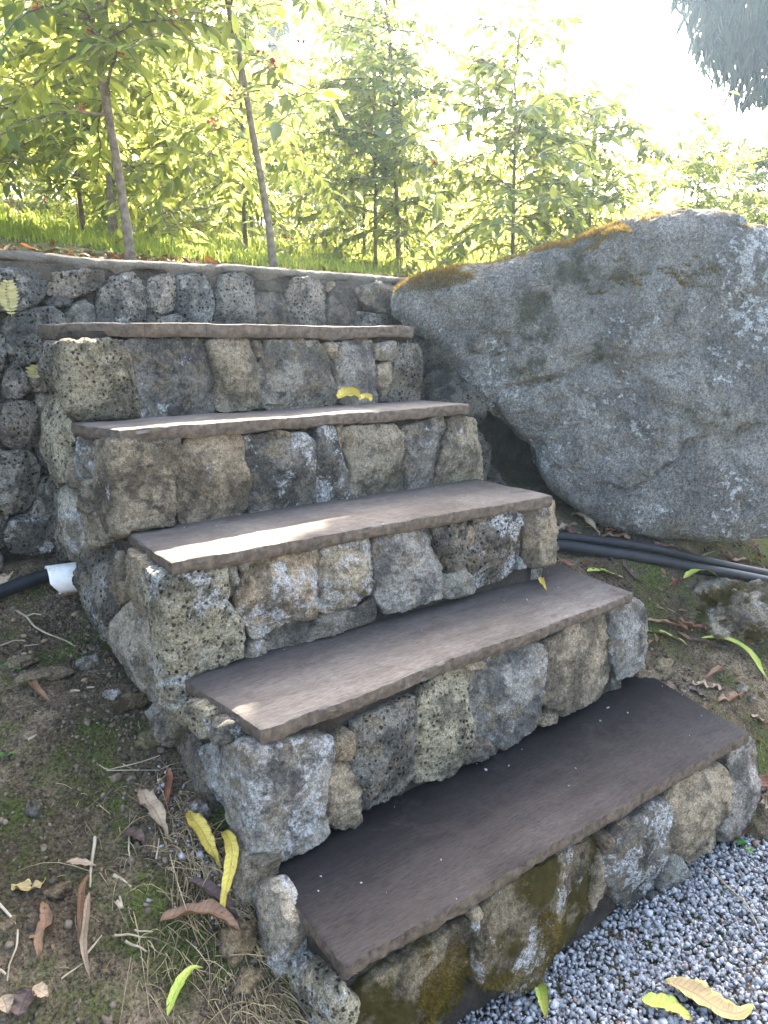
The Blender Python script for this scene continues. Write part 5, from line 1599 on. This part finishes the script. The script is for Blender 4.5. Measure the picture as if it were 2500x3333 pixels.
# second line: the forked one and its neighbours, then rows uphill that share four shapes
coffee_tree(tb(.62, 2.55), 1.75, .34, .6, 51, (.03, 0), 19, 1.0, 'coffee tree with a thick pale trunk seen between the two leaning trunks', 'second row of coffee trees')
proto = []
for k in range(5):
    proto.append(coffee_tree(tb(-.75+k*1.45+(.1 if k else 0), 2.9+.12*math.sin(k*1.9)), 1.75+.1*math.cos(k*2.3), .13, .62, 60+k, (.03*math.sin(k), .02), 25, 1.0, ['coffee tree at the left edge in the second row', 'coffee tree in the second row behind the middle of the wall', 'coffee tree in the second row left of the boulder', 'coffee tree in the second row behind the low side of the boulder', 'coffee tree in the second row behind the boulder crest'][k], 'second row of coffee trees'))
for k_ in (2, 3, 4): proto[k_].scale = ((.85, .68, .62)[k_-2],)*3
def copy_thing(src, loc, rz, s, label, group):
    r = src.copy(); COL.objects.link(r); r.location = loc; r.rotation_euler = (0, 0, rz); r.scale = (s, s, s)
    r['label'] = label; r['group'] = group
    for ch in src.children:
        c = ch.copy(); COL.objects.link(c); c.parent = r
    return r
rr = random.Random(5)
for row in range(8):
    y = 3.4+row*1.0
    for k in range(int(8+row*1.6)):
        x = -1.3-.4*row+k*.98+rr.uniform(-.2, .2)
        src = proto[rr.randrange(5)]
        yy = y+rr.uniform(-.2, .2)
        v_ = np.array([x, yy, 2.0])-CAM; az_ = math.atan2(v_@_r, v_@_d)
        if az_ < -.62 or az_ > .62: continue
        copy_thing(src, tb(x, yy), rr.uniform(0, 6.28), rr.uniform(.85, 1.1)*(1-.5*max(0, min(1, (az_+.12)/.35))), 'coffee tree in the %s row up the slope behind the wall' % ('third', 'fourth', 'fifth', 'sixth', 'seventh', 'eighth', 'ninth', 'farthest')[row], 'coffee trees on the slope')

# ------------------------------------------------------------------ grass and litter on the terrace
def grass(n, seed):
    r = np.random.default_rng(seed)
    Y = 1.56+r.gamma(1.3, 1.5, n); X = r.uniform(-1.6, 1, n)+(Y-1.5)*r.uniform(-.3, 1.6, n)+r.uniform(0, 2.5, n)
    d = fbm(np.c_[X, Y, X*0], 1.5, 3, 14)+.8*(sst(1.75, 2.2, Y)-.8)
    k = d > r.uniform(-.25, .5, n); X, Y = X[k], Y[k]; n = len(X)
    L = r.gamma(3, .0085, n)*(1+.10*Y); a = r.uniform(0, 6.28, n); b = r.uniform(.2, 1.1, n)
    w = .0022*(1+.25*(Y-1.5))
    dx, dy = np.cos(a), np.sin(a)
    Z = terrace(X, Y)
    P0 = np.stack([X, Y, Z], -1); P1 = P0+np.stack([dx*L*b*.35, dy*L*b*.35, L*.65], -1); P2 = P0+np.stack([dx*L*b, dy*L*b, L*(1-.35*b)], -1)
    S = np.stack([-dy, dx, dx*0], -1)*w[:, None]
    V = np.stack([P0-S, P0+S, P1-S*.8, P1+S*.8, P2], 1)
    F = np.array([(0, 1, 3, 2), (2, 3, 4, 4)])
    return V.reshape(-1, 3), (F[None]+5*np.arange(n)[:, None, None]).reshape(-1, 4)
V, F = grass(110000, 2)
g = mesh_mixed('grass', V, F, M['grass'], None); tag(g, 'bright green grass growing under the coffee trees on the terrace', 'grass', kind='stuff')
V, F = flakes(12000, (-2, 7), (1.50, 7), .013, 18, terrace, '', None, '', lift=.006)
V2, F2 = flakes(4500, (-1.2, 2.6), (1.50, 1.95), .0085, 19, terrace, '', None, '', lift=.006)
V, F = join([(V, F), (V2, F2)])
tag(mesh_obj('leaf_litter', V, F, M['litter'], center=False), 'brown leaf litter under the coffee trees behind the wall', 'leaf litter', kind='stuff')

# ------------------------------------------------------------------ far trees
def narrow_leaves(C, r, L, W, droop):
    n = len(C); a = r.uniform(0, 6.28, n)
    D = np.stack([np.cos(a)*(1-droop), np.sin(a)*(1-droop), -np.full(n, droop)+r.normal(0, .2, n)], -1)
    N = r.normal(0, 1, (n, 3))
    return leaf_mesh(C, D, N, L*r.uniform(.7, 1.2, n), W*r.uniform(.8, 1.2, n))
def px_at(x, y, dist): return CAM+ray(x, y)*dist
D0 = 6.2
c0 = px_at(2520, -60, D0)
mt = empty('mango_tree', (c0[0]+1.3, c0[1]+.2, float(terrace(c0[0]+1.3, c0[1]+.2))), 'dark blue green tree whose drooping foliage hangs into the top right corner', 'tree')
r = np.random.default_rng(88)
base = np.array(mt.location)
top = c0+np.array([1.0, .2, 1.4])
n = 9000
pts = []
while len(pts) < n:
    q = r.uniform(-1, 1, 3)
    if np.linalg.norm(q) > 1: continue
    pts.append(q)
Q = np.array(pts)
C = (np.array([.75, .1, .55])+Q*np.array([1.62, 1.5, 1.25]))*.69
C[:, 2] -= .12*np.abs(vnoise(C, 2.6, 3))*3
T2p = np.array([.09, .30, .27])
a_ = r.uniform(-1.0, 1.25, 6500); f_ = r.random(6500)
bm = np.interp(a_, [-1.0, -.4, 1.0, 1.25], [1.9, 1.75, .75, .5])
E_ = T2p+a_[:, None]*np.array([.95, .73, .73])+(f_*bm)[:, None]*np.array([1.0, 0, 0])+SUN*(6.4+r.normal(0, .3, 6500))[:, None]  # unseen crown leaves, added up the sun line to shade the steps
C = np.concatenate([C, E_-c0])
m = (fbm(C, 2.2, 2, 5) > -.28) | (np.arange(len(C)) >= n)
# outlines to fit the corner: the crown ends in hanging bunches
C = C[m]
V, F = join([tube(np.array([[0, 0, -.2], [.05, 0, 1.5], (top-base)*.6, top-base]), np.array([.24, .2, .16, .1]), 12),
             tube(np.array([(top-base)*.6, (c0-base)+[.3, 0, .4], (c0-base)+[-.35, 0, .35]]), np.array([.1, .06, .02]), 8),
             tube(np.array([top-base, (top+E_.mean(0))/2-base+[0, 0, .5], E_.mean(0)-base+[0, 0, .1], E_.mean(0)-base+[-1.0, -.5, -.5]]), np.array([.09, .07, .04, .015]), 8),  # limb added to carry the unseen shading leaves
             tube(np.array([(top-base)*.6, (c0-base)+[1.3, .5, .9], (c0-base)+[2.0, 1.2, .9]]), np.array([.1, .06, .02]), 8)])
o = mesh_obj('trunk', V, F, M['bark'], None, center=False); o.parent = mt
V, F = narrow_leaves(C+(c0-base), r, .19, .040, .75)
o = mesh_mixed('crown', V, F, M['dark_leaf'], mt); o['kind'] = 'stuff'
# palm
pp = px_at(885, -40, 11.0)
gz = float(terrace(pp[0], pp[1]))
pt = empty('palm_tree', (pp[0], pp[1], gz), 'blue grey palm crown with dead fronds hanging at the top edge, above the coffee trees', 'palm tree')
H = pp[2]-gz
V, F = tube(np.array([[0, 0, -.2], [.03, 0, H*.5], [0, 0, H]]), np.array([.15, .11, .10]), 12)
o = mesh_obj('trunk', V, F, M['bark'], None, center=False); o.parent = pt
for k in range(16):
    a = k*2.4; up_ = (.9 if k < 8 else -.2); Lf = r.uniform(.55, .85) if k >= 8 else r.uniform(1.0, 1.4)
    u = np.linspace(0, 1, 9)
    S = np.array([0, 0, H])+np.stack([np.cos(a)*Lf*u*(.75 if k < 8 else .35), np.sin(a)*Lf*u*(.75 if k < 8 else .35), Lf*(up_*u-(1.1)*u**2*(.9 if k < 8 else .75))], 1)
    parts = [tube(S, np.linspace(.012, .004, 9), 5)]
    O, D, N, L = [], [], [], []
    for q in range(34):
        s = (q+1)/35; p = np.array([np.interp(s, u, S[:, j]) for j in range(3)])
        for sg in (-1, 1):
            O.append(p); D.append(np.array([-math.sin(a)*sg, math.cos(a)*sg, -.7+.2*r.normal()])); N.append(r.normal(0, 1, 3)); L.append(.26*math.sin(math.pi*(.15+.8*s)))
    V, F = leaf_mesh(np.array(O), np.array(D), np.array(N), np.array(L), np.full(len(L), .022))
    parts2 = (V, F)
    Vt, Ft = join(parts+[parts2])
    mesh_mixed('frond', Vt, Ft, M['dark_leaf'], pt)

# ------------------------------------------------------------------ thin air volume added to imitate lens glare
def glare_haze():
    x0, x1, y0, y1, z0, z1 = -64, 64, -64, 64, -3.0, 12.0
    V = np.array([(x, y, z) for z in (z0, z1) for y in (y0, y1) for x in (x0, x1)], float)
    Fq = np.array([(0, 2, 3, 1), (4, 5, 7, 6), (0, 1, 5, 4), (2, 6, 7, 3), (0, 4, 6, 2), (1, 3, 7, 5)])
    m = bpy.data.materials.new('haze'); m.use_nodes = True
    nt = m.node_tree
    for n_ in list(nt.nodes): nt.nodes.remove(n_)
    o_ = nt.nodes.new('ShaderNodeOutputMaterial'); v_ = nt.nodes.new('ShaderNodeVolumePrincipled')
    v_.inputs['Color'].default_value = (.60, .80, 1.0, 1)
    v_.inputs['Density'].default_value = GLARE_HAZE
    v_.inputs['Anisotropy'].default_value = .66
    nt.links.new(v_.outputs[0], o_.inputs['Volume'])
    o = mesh_obj('haze', V, Fq, m, smooth=False)
    tag(o, 'bright sunlit haze in the air', 'haze', kind='stuff')
if GLARE_HAZE > 0: glare_haze()
